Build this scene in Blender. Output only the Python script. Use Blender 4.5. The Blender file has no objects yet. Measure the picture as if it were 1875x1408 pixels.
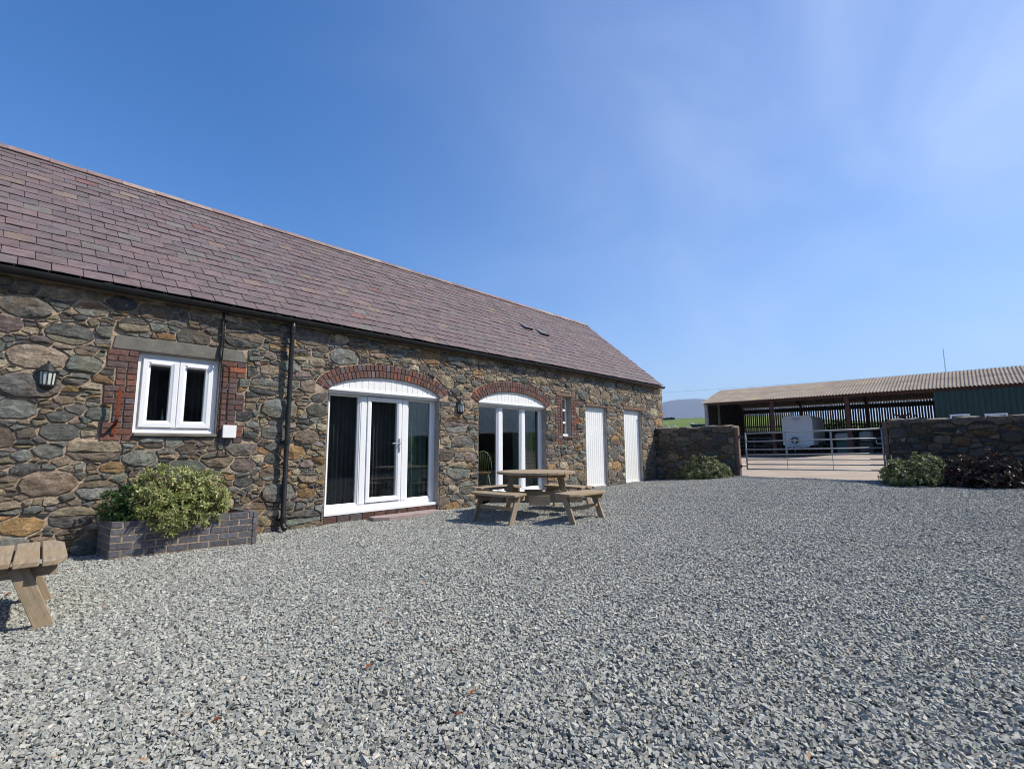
import bpy, bmesh, math, random
import numpy as np
from mathutils import Vector, Matrix, noise as mnoise
from mathutils.geometry import tessellate_polygon

rnd = random.Random(7)
R = math.radians
scene = bpy.context.scene
COL = scene.collection

# ------------------------------------------------------------------ camera
# world: X runs along the barn front, the front wall stands on y = 0 and faces -Y
CAM = Vector((0.0, -7.4, 1.2))
YAW, PITCH, ROLL = R(43.109), R(7.287), R(-0.340)
fw = Vector((math.cos(YAW) * math.cos(PITCH), math.sin(YAW) * math.cos(PITCH), math.sin(PITCH)))
r0 = Vector((math.sin(YAW), -math.cos(YAW), 0))
u0 = r0.cross(fw)
cr = math.cos(ROLL) * r0 + math.sin(ROLL) * u0
cu = -math.sin(ROLL) * r0 + math.cos(ROLL) * u0
cam_d = bpy.data.cameras.new('camera')
cam = bpy.data.objects.new('camera', cam_d)
COL.objects.link(cam)
M = Matrix.Identity(4)
for i in range(3):
    M[i][0], M[i][1], M[i][2], M[i][3] = cr[i], cu[i], -fw[i], CAM[i]
cam.matrix_world = M
cam_d.sensor_width = 36.0
cam_d.lens = 900.0 / 1875.0 * 36.0
cam_d.clip_start = 0.05
cam_d.clip_end = 30000.0
scene.camera = cam


def depth_px(p):
    """distance along the view axis, and normalised picture position"""
    d = Vector(p) - CAM
    z = d.dot(fw)
    if z < 0.2:
        return z, 9, 9
    return z, d.dot(cr) / z * 900 / 937.5, d.dot(cu) / z * 900 / 704


# ------------------------------------------------------------------ light
SUN = Vector((0.90, -1.0, 1.50)).normalized()
SUN_EL = math.asin(SUN.z)
SUN_AZ = math.atan2(SUN.x, SUN.y)
world = bpy.data.worlds.new('World')
scene.world = world
world.use_nodes = True
wn = world.node_tree.nodes
wl = world.node_tree.links
wn.clear()
wo = wn.new('ShaderNodeOutputWorld')
bg = wn.new('ShaderNodeBackground')
sky = wn.new('ShaderNodeTexSky')
sky.sky_type = 'NISHITA'
sky.sun_disc = False
sky.sun_elevation = SUN_EL
sky.sun_rotation = SUN_AZ
sky.altitude = 60
sky.air_density = 1.0
sky.dust_density = 0.4
sky.ozone_density = 3.0
bg.inputs['Strength'].default_value = 0.13
# a thin veil of high cirrus that thickens towards the sun's side, with faint streaks in it
tc = wn.new('ShaderNodeTexCoord')
mp = wn.new('ShaderNodeMapping')
mp.inputs['Scale'].default_value = (1.0, 2.2, 2.6)
mp.inputs['Rotation'].default_value = (0.5, 0.35, 0.9)
nz = wn.new('ShaderNodeTexNoise')
nz.inputs['Scale'].default_value = 1.5
nz.inputs['Detail'].default_value = 9
nz.inputs['Roughness'].default_value = 0.52
nz.inputs['Distortion'].default_value = 0.7
rp = wn.new('ShaderNodeMapRange')
rp.inputs['From Min'].default_value = 0.35
rp.inputs['From Max'].default_value = 0.75
rp.inputs['To Min'].default_value = 0.68
rp.inputs['To Max'].default_value = 1.36
dt = wn.new('ShaderNodeVectorMath')
dt.operation = 'DOT_PRODUCT'
dt.inputs[1].default_value = (0.66, -0.72, 0.12)
vr = wn.new('ShaderNodeMapRange')
vr.interpolation_type = 'SMOOTHSTEP'
vr.inputs['From Min'].default_value = -0.42
vr.inputs['From Max'].default_value = 0.85
vr.inputs['To Max'].default_value = 0.32
vm = wn.new('ShaderNodeMath')
vm.operation = 'MULTIPLY'
mxs = wn.new('ShaderNodeMix')
mxs.data_type = 'RGBA'
mxs.inputs['B'].default_value = (6.3, 7.0, 8.3, 1)
hs = wn.new('ShaderNodeHueSaturation')
hs.inputs['Hue'].default_value = 0.507
hs.inputs['Value'].default_value = 1.10
hs.inputs['Saturation'].default_value = 1.36
wl.new(tc.outputs['Generated'], mp.inputs['Vector'])
wl.new(tc.outputs['Generated'], dt.inputs[0])
wl.new(mp.outputs['Vector'], nz.inputs['Vector'])
wl.new(nz.outputs['Fac'], rp.inputs['Value'])
wl.new(dt.outputs['Value'], vr.inputs['Value'])
wl.new(rp.outputs['Result'], vm.inputs[0])
wl.new(vr.outputs['Result'], vm.inputs[1])
wl.new(vm.outputs['Value'], mxs.inputs['Factor'])
wl.new(sky.outputs['Color'], hs.inputs['Color'])
wl.new(hs.outputs['Color'], mxs.inputs['A'])
wl.new(mxs.outputs['Result'], bg.inputs['Color'])
wl.new(bg.outputs['Background'], wo.inputs['Surface'])

sl = bpy.data.lights.new('sun', 'SUN')
sl.energy = 5.0
sl.angle = R(0.53)
sl.color = (1.0, 0.94, 0.82)
so = bpy.data.objects.new('sun', sl)
COL.objects.link(so)
so.location = (20, -20, 40)
so.rotation_euler = (-SUN).to_track_quat('-Z', 'Y').to_euler()

scene.view_settings.view_transform = 'Standard'
scene.view_settings.look = 'None'
scene.view_settings.exposure = 0.33
scene.view_settings.gamma = 1.0
scene.view_settings.use_curve_mapping = False
scene.render.engine = 'CYCLES'
scene.cycles.max_bounces = 8
scene.cycles.transparent_max_bounces = 12
scene.cycles.volume_bounces = 0
scene.cycles.use_denoising = True
scene.cycles.filter_width = 1.05
scene.cycles.sample_clamp_indirect = 4.0
scene.cycles.caustics_reflective = False
scene.cycles.caustics_refractive = False


# ------------------------------------------------------------------ materials
class NB:
    """a small node-material builder"""
    def __init__(s, name):
        s.m = bpy.data.materials.new(name)
        s.m.use_nodes = True
        s.t = s.m.node_tree
        s.n = s.t.nodes
        s.b = s.n['Principled BSDF']
        s.out = s.n['Material Output']
        g = s.n.new('ShaderNodeNewGeometry')
        s.pos = g.outputs['Position']

    def L(s, a, b):
        s.t.links.new(a, b)

    def noise(s, scale, detail=4, rough=0.55, vec=None, dist=0.0):
        x = s.n.new('ShaderNodeTexNoise')
        x.inputs['Scale'].default_value = scale
        x.inputs['Detail'].default_value = detail
        x.inputs['Roughness'].default_value = rough
        x.inputs['Distortion'].default_value = dist
        s.L(vec or s.pos, x.inputs['Vector'])
        return x.outputs['Fac']

    def voro(s, scale, feature='F1', vec=None):
        x = s.n.new('ShaderNodeTexVoronoi')
        x.feature = feature
        x.inputs['Scale'].default_value = scale
        s.L(vec or s.pos, x.inputs['Vector'])
        return x

    def scaled(s, sc, rot=(0, 0, 0), src=None):
        x = s.n.new('ShaderNodeMapping')
        x.inputs['Scale'].default_value = sc
        x.inputs['Rotation'].default_value = rot
        s.L(src or s.pos, x.inputs['Vector'])
        return x.outputs['Vector']

    def ramp(s, v, a, b, lo=0.0, hi=1.0):
        x = s.n.new('ShaderNodeMapRange')
        x.inputs['From Min'].default_value = a
        x.inputs['From Max'].default_value = b
        x.inputs['To Min'].default_value = lo
        x.inputs['To Max'].default_value = hi
        s.L(v, x.inputs['Value'])
        return x.outputs['Result']

    def mix(s, f, a, b, mode='MIX'):
        x = s.n.new('ShaderNodeMix')
        x.data_type = 'RGBA'
        x.blend_type = mode
        for key, v in (('Factor', f), ('A', a), ('B', b)):
            if isinstance(v, (int, float)):
                x.inputs[key].default_value = v
            elif isinstance(v, tuple):
                x.inputs[key].default_value = v + (1,) if len(v) == 3 else v
            else:
                s.L(v, x.inputs[key])
        return x.outputs['Result']

    def math(s, op, a, b=0.0):
        x = s.n.new('ShaderNodeMath')
        x.operation = op
        for i, v in enumerate((a, b)):
            if isinstance(v, (int, float)):
                x.inputs[i].default_value = v
            else:
                s.L(v, x.inputs[i])
        return x.outputs['Value']

    def attr(s, name='col'):
        x = s.n.new('ShaderNodeAttribute')
        x.attribute_name = name
        return x.outputs['Color']

    def bump(s, h, strength=0.5, dist=0.01, prev=None):
        x = s.n.new('ShaderNodeBump')
        x.inputs['Strength'].default_value = strength
        x.inputs['Distance'].default_value = dist
        s.L(h, x.inputs['Height'])
        if prev is not None:
            s.L(prev, x.inputs['Normal'])
        return x.outputs['Normal']

    def done(s, color=None, rough=0.8, normal=None, spec=0.4, metal=0.0):
        b = s.b
        if color is not None:
            if isinstance(color, tuple):
                b.inputs['Base Color'].default_value = color + (1,)
            else:
                s.L(color, b.inputs['Base Color'])
        if isinstance(rough, (int, float)):
            b.inputs['Roughness'].default_value = rough
        else:
            s.L(rough, b.inputs['Roughness'])
        b.inputs['Specular IOR Level'].default_value = spec
        b.inputs['Metallic'].default_value = metal
        if normal is not None:
            s.L(normal, b.inputs['Normal'])
        return s.m


MAT = {}


def m_stone():
    k = NB('rubble_stone')
    c = k.attr()
    n1 = k.noise(13, 7, 0.74)
    n2 = k.noise(30, 6, 0.76)
    n3 = k.noise(3.1, 3, 0.5)
    v = k.ramp(n1, 0.30, 0.72, 0.42, 1.75)
    c1 = k.mix(1.0, c, k.mix(0.0, v, v), 'MULTIPLY')
    # iron staining
    c2 = k.mix(k.ramp(n3, 0.50, 0.72, 0, 0.45), c1, (0.21, 0.135, 0.068))
    # dark pits, pale flecks and lichen
    c2 = k.mix(k.ramp(n2, 0.30, 0.44, 0.65, 0), c2, (0.045, 0.040, 0.036))
    c3 = k.mix(k.ramp(n2, 0.58, 0.72, 0, 0.55), c2, (0.34, 0.31, 0.26))
    vo = k.voro(24)
    spot = k.ramp(vo.outputs['Distance'], 0.14, 0.26, 1, 0)
    mask = k.ramp(k.noise(2.3, 3), 0.58, 0.68, 0, 0.85)
    c4 = k.mix(k.math('MULTIPLY', spot, mask), c3, (0.55, 0.53, 0.47))
    cr_ = k.voro(9, 'DISTANCE_TO_EDGE', vec=k.scaled((0.8, 0.8, 1.5), (0.3, 0.4, 0.2)))
    crack = k.ramp(cr_.outputs['Distance'], 0.0, 0.05, 0, 1)
    lay = k.noise(13, 7, 0.72, vec=k.scaled((0.8, 0.8, 1.7), (0.15, 0.2, 0.1)), dist=0.9)
    nb = k.bump(crack, 0.35, 0.012)
    nb = k.bump(lay, 1.0, 0.045, nb)
    nb = k.bump(n2, 1.0, 0.022, nb)
    return k.done(c4, 0.85, nb, 0.3)


def m_mortar(name='lime_mortar', tone=1.0):
    k = NB(name)
    n1 = k.noise(5, 5, 0.6)
    n2 = k.noise(80, 3, 0.7)
    c = k.mix(k.ramp(n1, 0.3, 0.7), tuple(tone * q for q in (0.58, 0.445, 0.325)), tuple(tone * q for q in (0.33, 0.25, 0.185)))
    c = k.mix(k.ramp(k.noise(4.5, 5, 0.7), 0.50, 0.66, 0, 0.75), c, tuple(tone * q for q in (0.105, 0.082, 0.062)))  # dark patches: shadow in deep joint gaps put into the colour, with dirt
    c = k.mix(k.ramp(n2, 0.45, 0.7, 0, 0.5), c, tuple(tone * q for q in (0.20, 0.155, 0.115)))
    nb = k.bump(k.noise(24, 5, 0.7), 1.0, 0.03)
    nb = k.bump(n2, 0.5, 0.006, nb)
    return k.done(c, 0.95, nb, 0.1)


def m_slate():
    k = NB('roof_slate')
    c = k.attr()
    n1 = k.noise(7, 5, 0.65, vec=k.scaled((1, 2.5, 2.5)))
    v = k.ramp(n1, 0.3, 0.7, 0.72, 1.28)
    c = k.mix(1.0, c, k.mix(0.0, v, v), 'MULTIPLY')
    li = k.ramp(k.noise(16, 6, 0.75), 0.60, 0.72, 0, 0.65)
    big = k.ramp(k.noise(0.9, 3), 0.38, 0.60, 0.15, 1)
    c = k.mix(k.math('MULTIPLY', li, big), c, (0.33, 0.29, 0.24))
    nb = k.bump(k.noise(20, 5, 0.6, vec=k.scaled((1, 2, 2))), 0.35, 0.008)
    return k.done(c, k.ramp(n1, 0.3, 0.7, 0.60, 0.78), nb, 0.25)


def m_brick(name, rough=0.85, sc=1.0):
    k = NB(name)
    c = k.attr()
    n1 = k.noise(30 * sc, 5, 0.65)
    v = k.ramp(n1, 0.3, 0.7, 0.65, 1.35)
    c = k.mix(1.0, c, k.mix(0.0, v, v), 'MULTIPLY')
    c = k.mix(k.ramp(k.noise(11, 4, 0.7), 0.56, 0.74, 0, 0.35), c, (0.30, 0.25, 0.21))
    nb = k.bump(k.noise(70, 4, 0.7), 0.5, 0.006)
    return k.done(c, rough, nb, 0.35)


def m_attr(name, rough=0.7, spec=0.3, bumpscale=None, metal=0.0, var=0.25):
    k = NB(name)
    c = k.attr()
    v = k.ramp(k.noise(18, 4, 0.6), 0.3, 0.7, 1 - var, 1 + var)
    c = k.mix(1.0, c, k.mix(0.0, v, v), 'MULTIPLY')
    nb = k.bump(k.noise(bumpscale, 4, 0.6), 0.4, 0.005) if bumpscale else None
    return k.done(c, rough, nb, spec, metal)


def m_plain(name, col, rough=0.5, spec=0.4, metal=0.0, var=0.12, sc=6, bump=None, bd=0.004):
    k = NB(name)
    n = k.noise(sc, 4, 0.6)
    c = k.mix(k.ramp(n, 0.3, 0.7), tuple(x * (1 - var) for x in col), tuple(min(1, x * (1 + var)) for x in col))
    nb = k.bump(k.noise(bump, 4, 0.65), 0.5, bd) if bump else None
    return k.done(c, rough, nb, spec, metal)


def m_wood():
    k = NB('weathered_timber')
    u = k.n.new('ShaderNodeTexCoord').outputs['UV']
    g = k.noise(3.0, 5, 0.65, vec=k.scaled((0.9, 16, 1), src=u), dist=0.5)
    f = k.noise(6.0, 4, 0.7, vec=k.scaled((1.5, 60, 1), src=u))
    p = k.noise(2.2, 3, 0.5)
    c = k.mix(k.ramp(g, 0.3, 0.7), (0.40, 0.325, 0.240), (0.24, 0.18, 0.12))
    c = k.mix(k.ramp(f, 0.5, 0.75, 0, 0.6), c, (0.12, 0.09, 0.06))
    c = k.mix(k.ramp(p, 0.48, 0.66, 0, 0.55), c, (0.33, 0.235, 0.13))
    c = k.mix(k.ramp(k.noise(5, 4, 0.7), 0.60, 0.74, 0, 0.35), c, (0.11, 0.115, 0.05))
    nb = k.bump(f, 0.5, 0.004)
    nb = k.bump(g, 0.4, 0.004, nb)
    return k.done(c, 0.82, nb, 0.2)


def m_leaf():
    k = NB('shrub_leaf')
    c = k.attr()
    v = k.ramp(k.noise(18, 4, 0.6), 0.3, 0.7, 0.75, 1.25)
    c = k.mix(1.0, c, k.mix(0.0, v, v), 'MULTIPLY')
    k.done(c, 0.38, None, 0.45)
    tl = k.n.new('ShaderNodeBsdfTranslucent')
    k.L(c, tl.inputs['Color'])
    mx = k.n.new('ShaderNodeMixShader')
    mx.inputs['Fac'].default_value = 0.33
    k.L(k.b.outputs['BSDF'], mx.inputs[1])
    k.L(tl.outputs['BSDF'], mx.inputs[2])
    k.L(mx.outputs['Shader'], k.out.inputs['Surface'])
    return k.m


def m_glass():
    k = NB('window_glass')
    k.n.remove(k.b)
    tr = k.n.new('ShaderNodeBsdfTransparent')
    tr.inputs['Color'].default_value = (0.72, 0.80, 0.77, 1)
    gl = k.n.new('ShaderNodeBsdfGlossy')
    gl.inputs['Roughness'].default_value = 0.0
    gl.inputs['Color'].default_value = (0.95, 1.0, 0.98, 1)
    lw = k.n.new('ShaderNodeLayerWeight')
    lw.inputs['Blend'].default_value = 0.5
    f5 = k.math('MULTIPLY_ADD', k.math('POWER', lw.outputs['Facing'], 4.0), 0.9)
    f5.node.inputs[2].default_value = 0.085
    mx = k.n.new('ShaderNodeMixShader')
    k.L(f5, mx.inputs['Fac'])
    k.L(tr.outputs['BSDF'], mx.inputs[1])
    k.L(gl.outputs['BSDF'], mx.inputs[2])
    k.L(mx.outputs['Shader'], k.out.inputs['Surface'])
    return k.m


def m_gravelbase():
    k = NB('gravel_bed')
    v = k.voro(75)
    c = k.mix(k.ramp(k.noise(70, 3, 0.7), 0.35, 0.65), (0.13, 0.13, 0.125), (0.30, 0.30, 0.285))
    nb = k.bump(v.outputs['Distance'], 1.0, 0.02)
    nb = k.bump(k.noise(35, 4, 0.7), 1.0, 0.02, nb)
    return k.done(c, 0.9, nb, 0.2)


def m_gravel():
    k = NB('slate_chippings')
    c = k.attr()
    v = k.ramp(k.noise(120, 3, 0.6), 0.3, 0.7, 0.8, 1.2)
    c = k.mix(1.0, c, k.mix(0.0, v, v), 'MULTIPLY')
    return k.done(c, 0.75, None, 0.3)


def m_field():
    k = NB('pasture')
    c = k.mix(k.ramp(k.noise(0.05, 5, 0.6), 0.35, 0.65), (0.110, 0.152, 0.042), (0.150, 0.190, 0.060))
    c = k.mix(k.ramp(k.noise(0.9, 5, 0.7), 0.45, 0.7, 0, 0.5), c, (0.075, 0.13, 0.028))
    nb = k.bump(k.noise(3, 5, 0.7), 0.6, 0.15)
    return k.done(c, 0.95, nb, 0.05)


def m_yard():
    k = NB('yard_concrete')
    n = k.noise(0.9, 6, 0.65)
    c = k.mix(k.ramp(n, 0.35, 0.65), (0.44, 0.355, 0.275), (0.33, 0.265, 0.205))
    c = k.mix(k.ramp(k.noise(14, 4, 0.7), 0.5, 0.75, 0, 0.5), c, (0.22, 0.18, 0.14))
    ms = k.ramp(k.noise(2.2, 5, 0.7, vec=k.scaled((1.0, 0.35, 1))), 0.61, 0.68, 0, 0.9)
    c = k.mix(ms, c, (0.11, 0.125, 0.03))
    nb = k.bump(k.noise(25, 5, 0.7), 0.6, 0.01)
    return k.done(c, 0.9, nb, 0.15)


def m_hill():
    k = NB('mountain_side')
    c = k.mix(k.ramp(k.noise(0.004, 6, 0.6), 0.35, 0.65), (0.17, 0.135, 0.115), (0.12, 0.115, 0.085))
    return k.done(c, 0.95, None, 0.05)


def m_corr():
    k = NB('fibre_cement')
    c = k.mix(k.ramp(k.noise(1.4, 5, 0.65), 0.35, 0.65), (0.30, 0.250, 0.205), (0.215, 0.175, 0.145))
    st = k.ramp(k.noise(0.8, 5, 0.65), 0.60, 0.68, 0, 0.55)
    c = k.mix(st, c, (0.40, 0.30, 0.13))
    return k.done(c, 0.9, k.bump(k.noise(30, 4), 0.3, 0.006), 0.15)


MAT.update(stone=m_stone(), mortar=m_mortar(), slate=m_slate(), brick=m_brick('clay_brick'),
           engbrick=m_brick('engineering_brick', 0.55), wood=m_wood(), glass=m_glass(),
           gbase=m_gravelbase(), gravel=m_gravel(), field=m_field(), yard=m_yard(), hill=m_hill(), corr=m_corr())
MAT['darkmortar'] = m_mortar('earthy_mortar', 0.24)
MAT['joint'] = m_mortar('pale_joint', 1.0)
MAT['white'] = m_plain('white_upvc', (0.80, 0.81, 0.83), 0.32, 0.5, var=0.02)
MAT['whitewood'] = m_plain('white_painted_board', (0.80, 0.80, 0.79), 0.5, 0.4, var=0.04, sc=9)
MAT['black'] = m_plain('black_plastic', (0.018, 0.018, 0.02), 0.42, 0.4, var=0.3, sc=8)
MAT['blackmetal'] = m_plain('black_metal', (0.02, 0.02, 0.022), 0.4, 0.5, var=0.25, sc=20)
MAT['rust'] = m_plain('rusty_iron', (0.17, 0.048, 0.022), 0.9, 0.2, var=0.35, sc=30, bump=60)
MAT['render'] = m_plain('grey_render', (0.33, 0.30, 0.265), 0.95, 0.1, var=0.2, sc=5, bump=30, bd=0.01)
MAT['lintel'] = m_plain('slate_lintel', (0.155, 0.145, 0.125), 0.85, 0.2, var=0.3, sc=4, bump=25, bd=0.012)
MAT['oldwood'] = m_plain('old_oak', (0.17, 0.115, 0.09), 0.9, 0.15, var=0.35, sc=12, bump=22, bd=0.012)
MAT['steel'] = m_plain('galvanised_steel', (0.30, 0.325, 0.35), 0.55, 0.5, metal=0.35, var=0.15, sc=8)
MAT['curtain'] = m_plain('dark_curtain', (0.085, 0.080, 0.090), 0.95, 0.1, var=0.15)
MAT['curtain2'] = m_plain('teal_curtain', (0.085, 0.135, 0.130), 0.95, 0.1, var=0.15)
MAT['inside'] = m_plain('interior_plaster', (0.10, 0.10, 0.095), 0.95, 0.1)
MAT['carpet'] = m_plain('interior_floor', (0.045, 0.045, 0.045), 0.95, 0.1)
MAT['step'] = m_plain('purple_slate_slab', (0.30, 0.235, 0.225), 0.75, 0.3, var=0.15, sc=5, bump=20)
MAT['soil'] = m_plain('soil', (0.05, 0.035, 0.025), 1.0, 0.05, var=0.4, sc=25, bump=25, bd=0.02)
MAT['leaf'] = m_leaf()
MAT['twig'] = m_plain('twig_bark', (0.10, 0.07, 0.045), 0.95, 0.1, var=0.3)
MAT['darkboard'] = m_plain('dark_barn_board', (0.055, 0.047, 0.040), 0.95, 0.1, var=0.35, sc=5)
MAT['steelred'] = m_plain('red_oxide_steel', (0.085, 0.04, 0.03), 0.8, 0.2, var=0.3, sc=5)
MAT['green'] = m_plain('green_cladding', (0.016, 0.045, 0.040), 0.45, 0.4, var=0.12, sc=2)
MAT['misc'] = m_attr('painted_things', 0.5, 0.4, var=0.1)
MAT['lampglass'] = m_plain('frosted_lamp_glass', (0.50, 0.53, 0.50), 0.25, 0.5, var=0.08, sc=20)
MAT['wool'] = m_plain('wool', (0.62, 0.58, 0.50), 1.0, 0.05, var=0.1)
MAT['rubber'] = m_plain('rubber', (0.03, 0.03, 0.03), 0.8, 0.3)


# ------------------------------------------------------------------ mesh helpers
class MB:
    def __init__(s):
        s.v, s.f, s.c, s.uv = [], [], [], None
        s.col = None

    def add(s, verts, faces, col=None):
        o = len(s.v)
        s.v += [tuple(p) for p in verts]
        s.f += [tuple(i + o for i in f) for f in faces]
        c = col or s.col or (0.5, 0.5, 0.5)
        if isinstance(c, list):
            s.c += c
        else:
            s.c += [c] * len(verts)
        return o

    def box(s, x0, x1, y0, y1, z0, z1, col=None):
        v = [(x, y, z) for z in (z0, z1) for y in (y0, y1) for x in (x0, x1)]
        s.add(v, BOXF, col)
        return s

    def obox(s, c, ax, ay, az, col=None):
        """box from centre and three half-axis vectors"""
        c, ax, ay, az = Vector(c), Vector(ax), Vector(ay), Vector(az)
        v = [c + i * ax + j * ay + k * az for k in (-1, 1) for j in (-1, 1) for i in (-1, 1)]
        s.add(v, BOXF if ax.cross(ay).dot(az) > 0 else [f[::-1] for f in BOXF], col)
        return s

    def tube(s, pts, r, n=8, col=None, caps=True):
        pts = [Vector(p) for p in pts]
        rr = r if isinstance(r, (list, tuple)) else [r] * len(pts)
        up = Vector((0, 0, 1))
        rings = []
        d0 = (pts[1] - pts[0]).normalized()
        side = d0.cross(up)
        if side.length < 1e-3:
            side = d0.cross(Vector((1, 0, 0)))
        side.normalize()
        for i, p in enumerate(pts):
            d = (pts[min(i + 1, len(pts) - 1)] - pts[max(i - 1, 0)]).normalized()
            side = (side - d * side.dot(d)).normalized()
            w = d.cross(side)
            rings.append([p + rr[i] * (math.cos(a) * side + math.sin(a) * w) for a in [2 * math.pi * k / n for k in range(n)]])
        v = [q for ring in rings for q in ring]
        f = []
        for i in range(len(pts) - 1):
            for k in range(n):
                a, b = i * n + k, i * n + (k + 1) % n
                f.append((a, b, b + n, a + n))
        if caps:
            f.append(tuple(range(n - 1, -1, -1)))
            f.append(tuple(range((len(pts) - 1) * n, len(pts) * n)))
        s.add(v, f, col)
        return s

    def prism(s, poly, axis, a, b, col=None):
        """extrude a 2-D polygon along axis ('x','y','z') from a to b; poly coords are the other two axes in order"""
        def P(p, t):
            return {'x': (t, p[0], p[1]), 'y': (p[0], t, p[1]), 'z': (p[0], p[1], t)}[axis]
        n = len(poly)
        ar = sum(poly[i][0] * poly[(i + 1) % n][1] - poly[(i + 1) % n][0] * poly[i][1] for i in range(n))
        if (ar < 0) != (axis == 'y'):
            poly = poly[::-1]
        if a > b:
            a, b = b, a
        v = [P(p, a) for p in poly] + [P(p, b) for p in poly]
        f = [tuple(range(n - 1, -1, -1)), tuple(range(n, 2 * n))]
        for i in range(n):
            j = (i + 1) % n
            f.append((i, j, j + n, i + n))
        s.add(v, f, col)
        return s

    def lathe(s, prof, c, n=12, col=None, a0=0.0, a1=2 * math.pi):
        full = abs(a1 - a0 - 2 * math.pi) < 1e-6
        m = n if full else n + 1
        v, f = [], []
        for k in range(m):
            a = a0 + (a1 - a0) * k / n
            for r, z in prof:
                v.append((c[0] + r * math.cos(a), c[1] + r * math.sin(a), c[2] + z))
        p = len(prof)
        for k in range(n):
            k2 = (k + 1) % m
            for i in range(p - 1):
                f.append((k * p + i, k2 * p + i, k2 * p + i + 1, k * p + i + 1))
        s.add(v, f, col)
        return s

    def mesh(s, name, off=(0, 0, 0), smooth=False):
        me = bpy.data.meshes.new(name)
        ox, oy, oz = off
        me.from_pydata([(x - ox, y - oy, z - oz) for x, y, z in s.v], [], s.f)
        at = me.color_attributes.new('col', 'FLOAT_COLOR', 'POINT')
        fl = np.ones((len(s.v), 4), dtype=np.float32)
        fl[:, :3] = np.array(s.c, dtype=np.float32).reshape(-1, 3)
        at.data.foreach_set('color', fl.ravel())
        if s.uv:
            uvl = me.uv_layers.new(name='uv')
            li = 0
            for p in me.polygons:
                for vi in p.vertices:
                    uvl.data[li].uv = s.uv[vi]
                    li += 1
        if smooth:
            me.polygons.foreach_set('use_smooth', [True] * len(me.polygons))
        return me


BOXF = [(0, 2, 3, 1), (4, 5, 7, 6), (0, 1, 5, 4), (2, 6, 7, 3), (0, 4, 6, 2), (1, 3, 7, 5)]


def origin(o):
    p = Vector((0, 0, 0))
    while o is not None:
        p += o.location
        o = o.parent
    return p


def obj(name, mb, mat, parent=None, smooth=False, local=False, kind=None, label=None, bevel=None):
    """link a builder as one mesh object; world coordinates unless local"""
    off = Vector((0, 0, 0)) if (local or parent is None) else origin(parent)
    me = mb.mesh(name, off, smooth)
    me.materials.append(MAT[mat] if isinstance(mat, str) else mat)
    o = bpy.data.objects.new(name, me)
    COL.objects.link(o)
    if parent is not None:
        o.parent = parent
    if kind:
        o['kind'] = kind
    if label:
        o['label'] = label
    if bevel:
        md = o.modifiers.new('edge', 'BEVEL')
        md.width = bevel
        md.segments = 2
        md.limit_method = 'ANGLE'
    return o


def thing(name, label, cat, loc=(0, 0, 0), group=None, rz=0.0):
    o = bpy.data.objects.new(name, None)
    o.empty_display_size = 0.12
    COL.objects.link(o)
    o.location = loc
    o.rotation_euler = (0, 0, rz)
    o['label'] = label
    o['category'] = cat
    if group:
        o['group'] = group
    return o


def tag(o, label, cat, group=None):
    o['label'] = label
    o['category'] = cat
    if group:
        o['group'] = group
    return o


def one(name, label, cat, mb, mat, group=None, smooth=False, bevel=None, c=None):
    """a thing that is one mesh, its origin at its base"""
    a = np.array(mb.v)
    base = c or (float(a[:, 0].mean()), float(a[:, 1].mean()), float(a[:, 2].min()))
    me = mb.mesh(name, base, smooth)
    me.materials.append(MAT[mat])
    o = bpy.data.objects.new(name, me)
    COL.objects.link(o)
    o.location = base
    if bevel:
        md = o.modifiers.new('edge', 'BEVEL')
        md.width = bevel
        md.segments = 2
        md.limit_method = 'ANGLE'
    return tag(o, label, cat, group)


def kids(o):
    return [c for c in bpy.data.objects if c.parent is o]


def copy_tree(o, parent=None):
    c = o.copy()
    COL.objects.link(c)
    if parent is not None:
        c.parent = parent
    for ch in kids(o):
        copy_tree(ch, c)
    return c


def sstep(a, b, x):
    t = min(1.0, max(0.0, (x - a) / (b - a)))
    return t * t * (3 - 2 * t)


# ------------------------------------------------------------------ ground heights
def ground(x, y):
    """yard level: nearly level by the near end of the barn, rising towards the gate"""
    base = 0.03 + 0.33 * sstep(5.5, 15.0, x) * (0.42 + 0.58 * sstep(0.0, 2.6, -y))
    if x > 15:
        base += 0.40 * sstep(15, 31, x)
    return base


def lumps(x, y):
    return 0.024 * mnoise.noise(Vector((x * 1.1, y * 1.1, 3.7))) + 0.013 * mnoise.noise(Vector((x * 2.5, y * 2.5, 9.1)))


def terrain(x, y):
    g = ground(x, y)
    h = (13.6 * sstep(58, 235, x) - 9.0 * sstep(250, 700, x)) * (0.70 + 0.30 * sstep(15, 62, y))
    return g - 0.06 - 0.10 * sstep(-6, -60, x) + h


def axis(lo, hi, dense0, dense1, step):
    a = list(np.arange(dense0, dense1 + 1e-6, step))
    s, x = step, dense1
    while x < hi:
        s *= 1.28
        x += s
        a.append(min(x, hi))
    s, x = step, dense0
    while x > lo:
        s *= 1.28
        x -= s
        a.insert(0, max(x, lo))
    return a


def sheet(name, xs, ys, fn, mat, kind='structure'):
    mb = MB()
    v = [(x, y, fn(x, y)) for y in ys for x in xs]
    nx = len(xs)
    f = [(j * nx + i, j * nx + i + 1, (j + 1) * nx + i + 1, (j + 1) * nx + i) for j in range(len(ys) - 1) for i in range(nx - 1)]
    mb.add(v, f)
    return obj(name, mb, mat, smooth=True, kind=kind)


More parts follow.
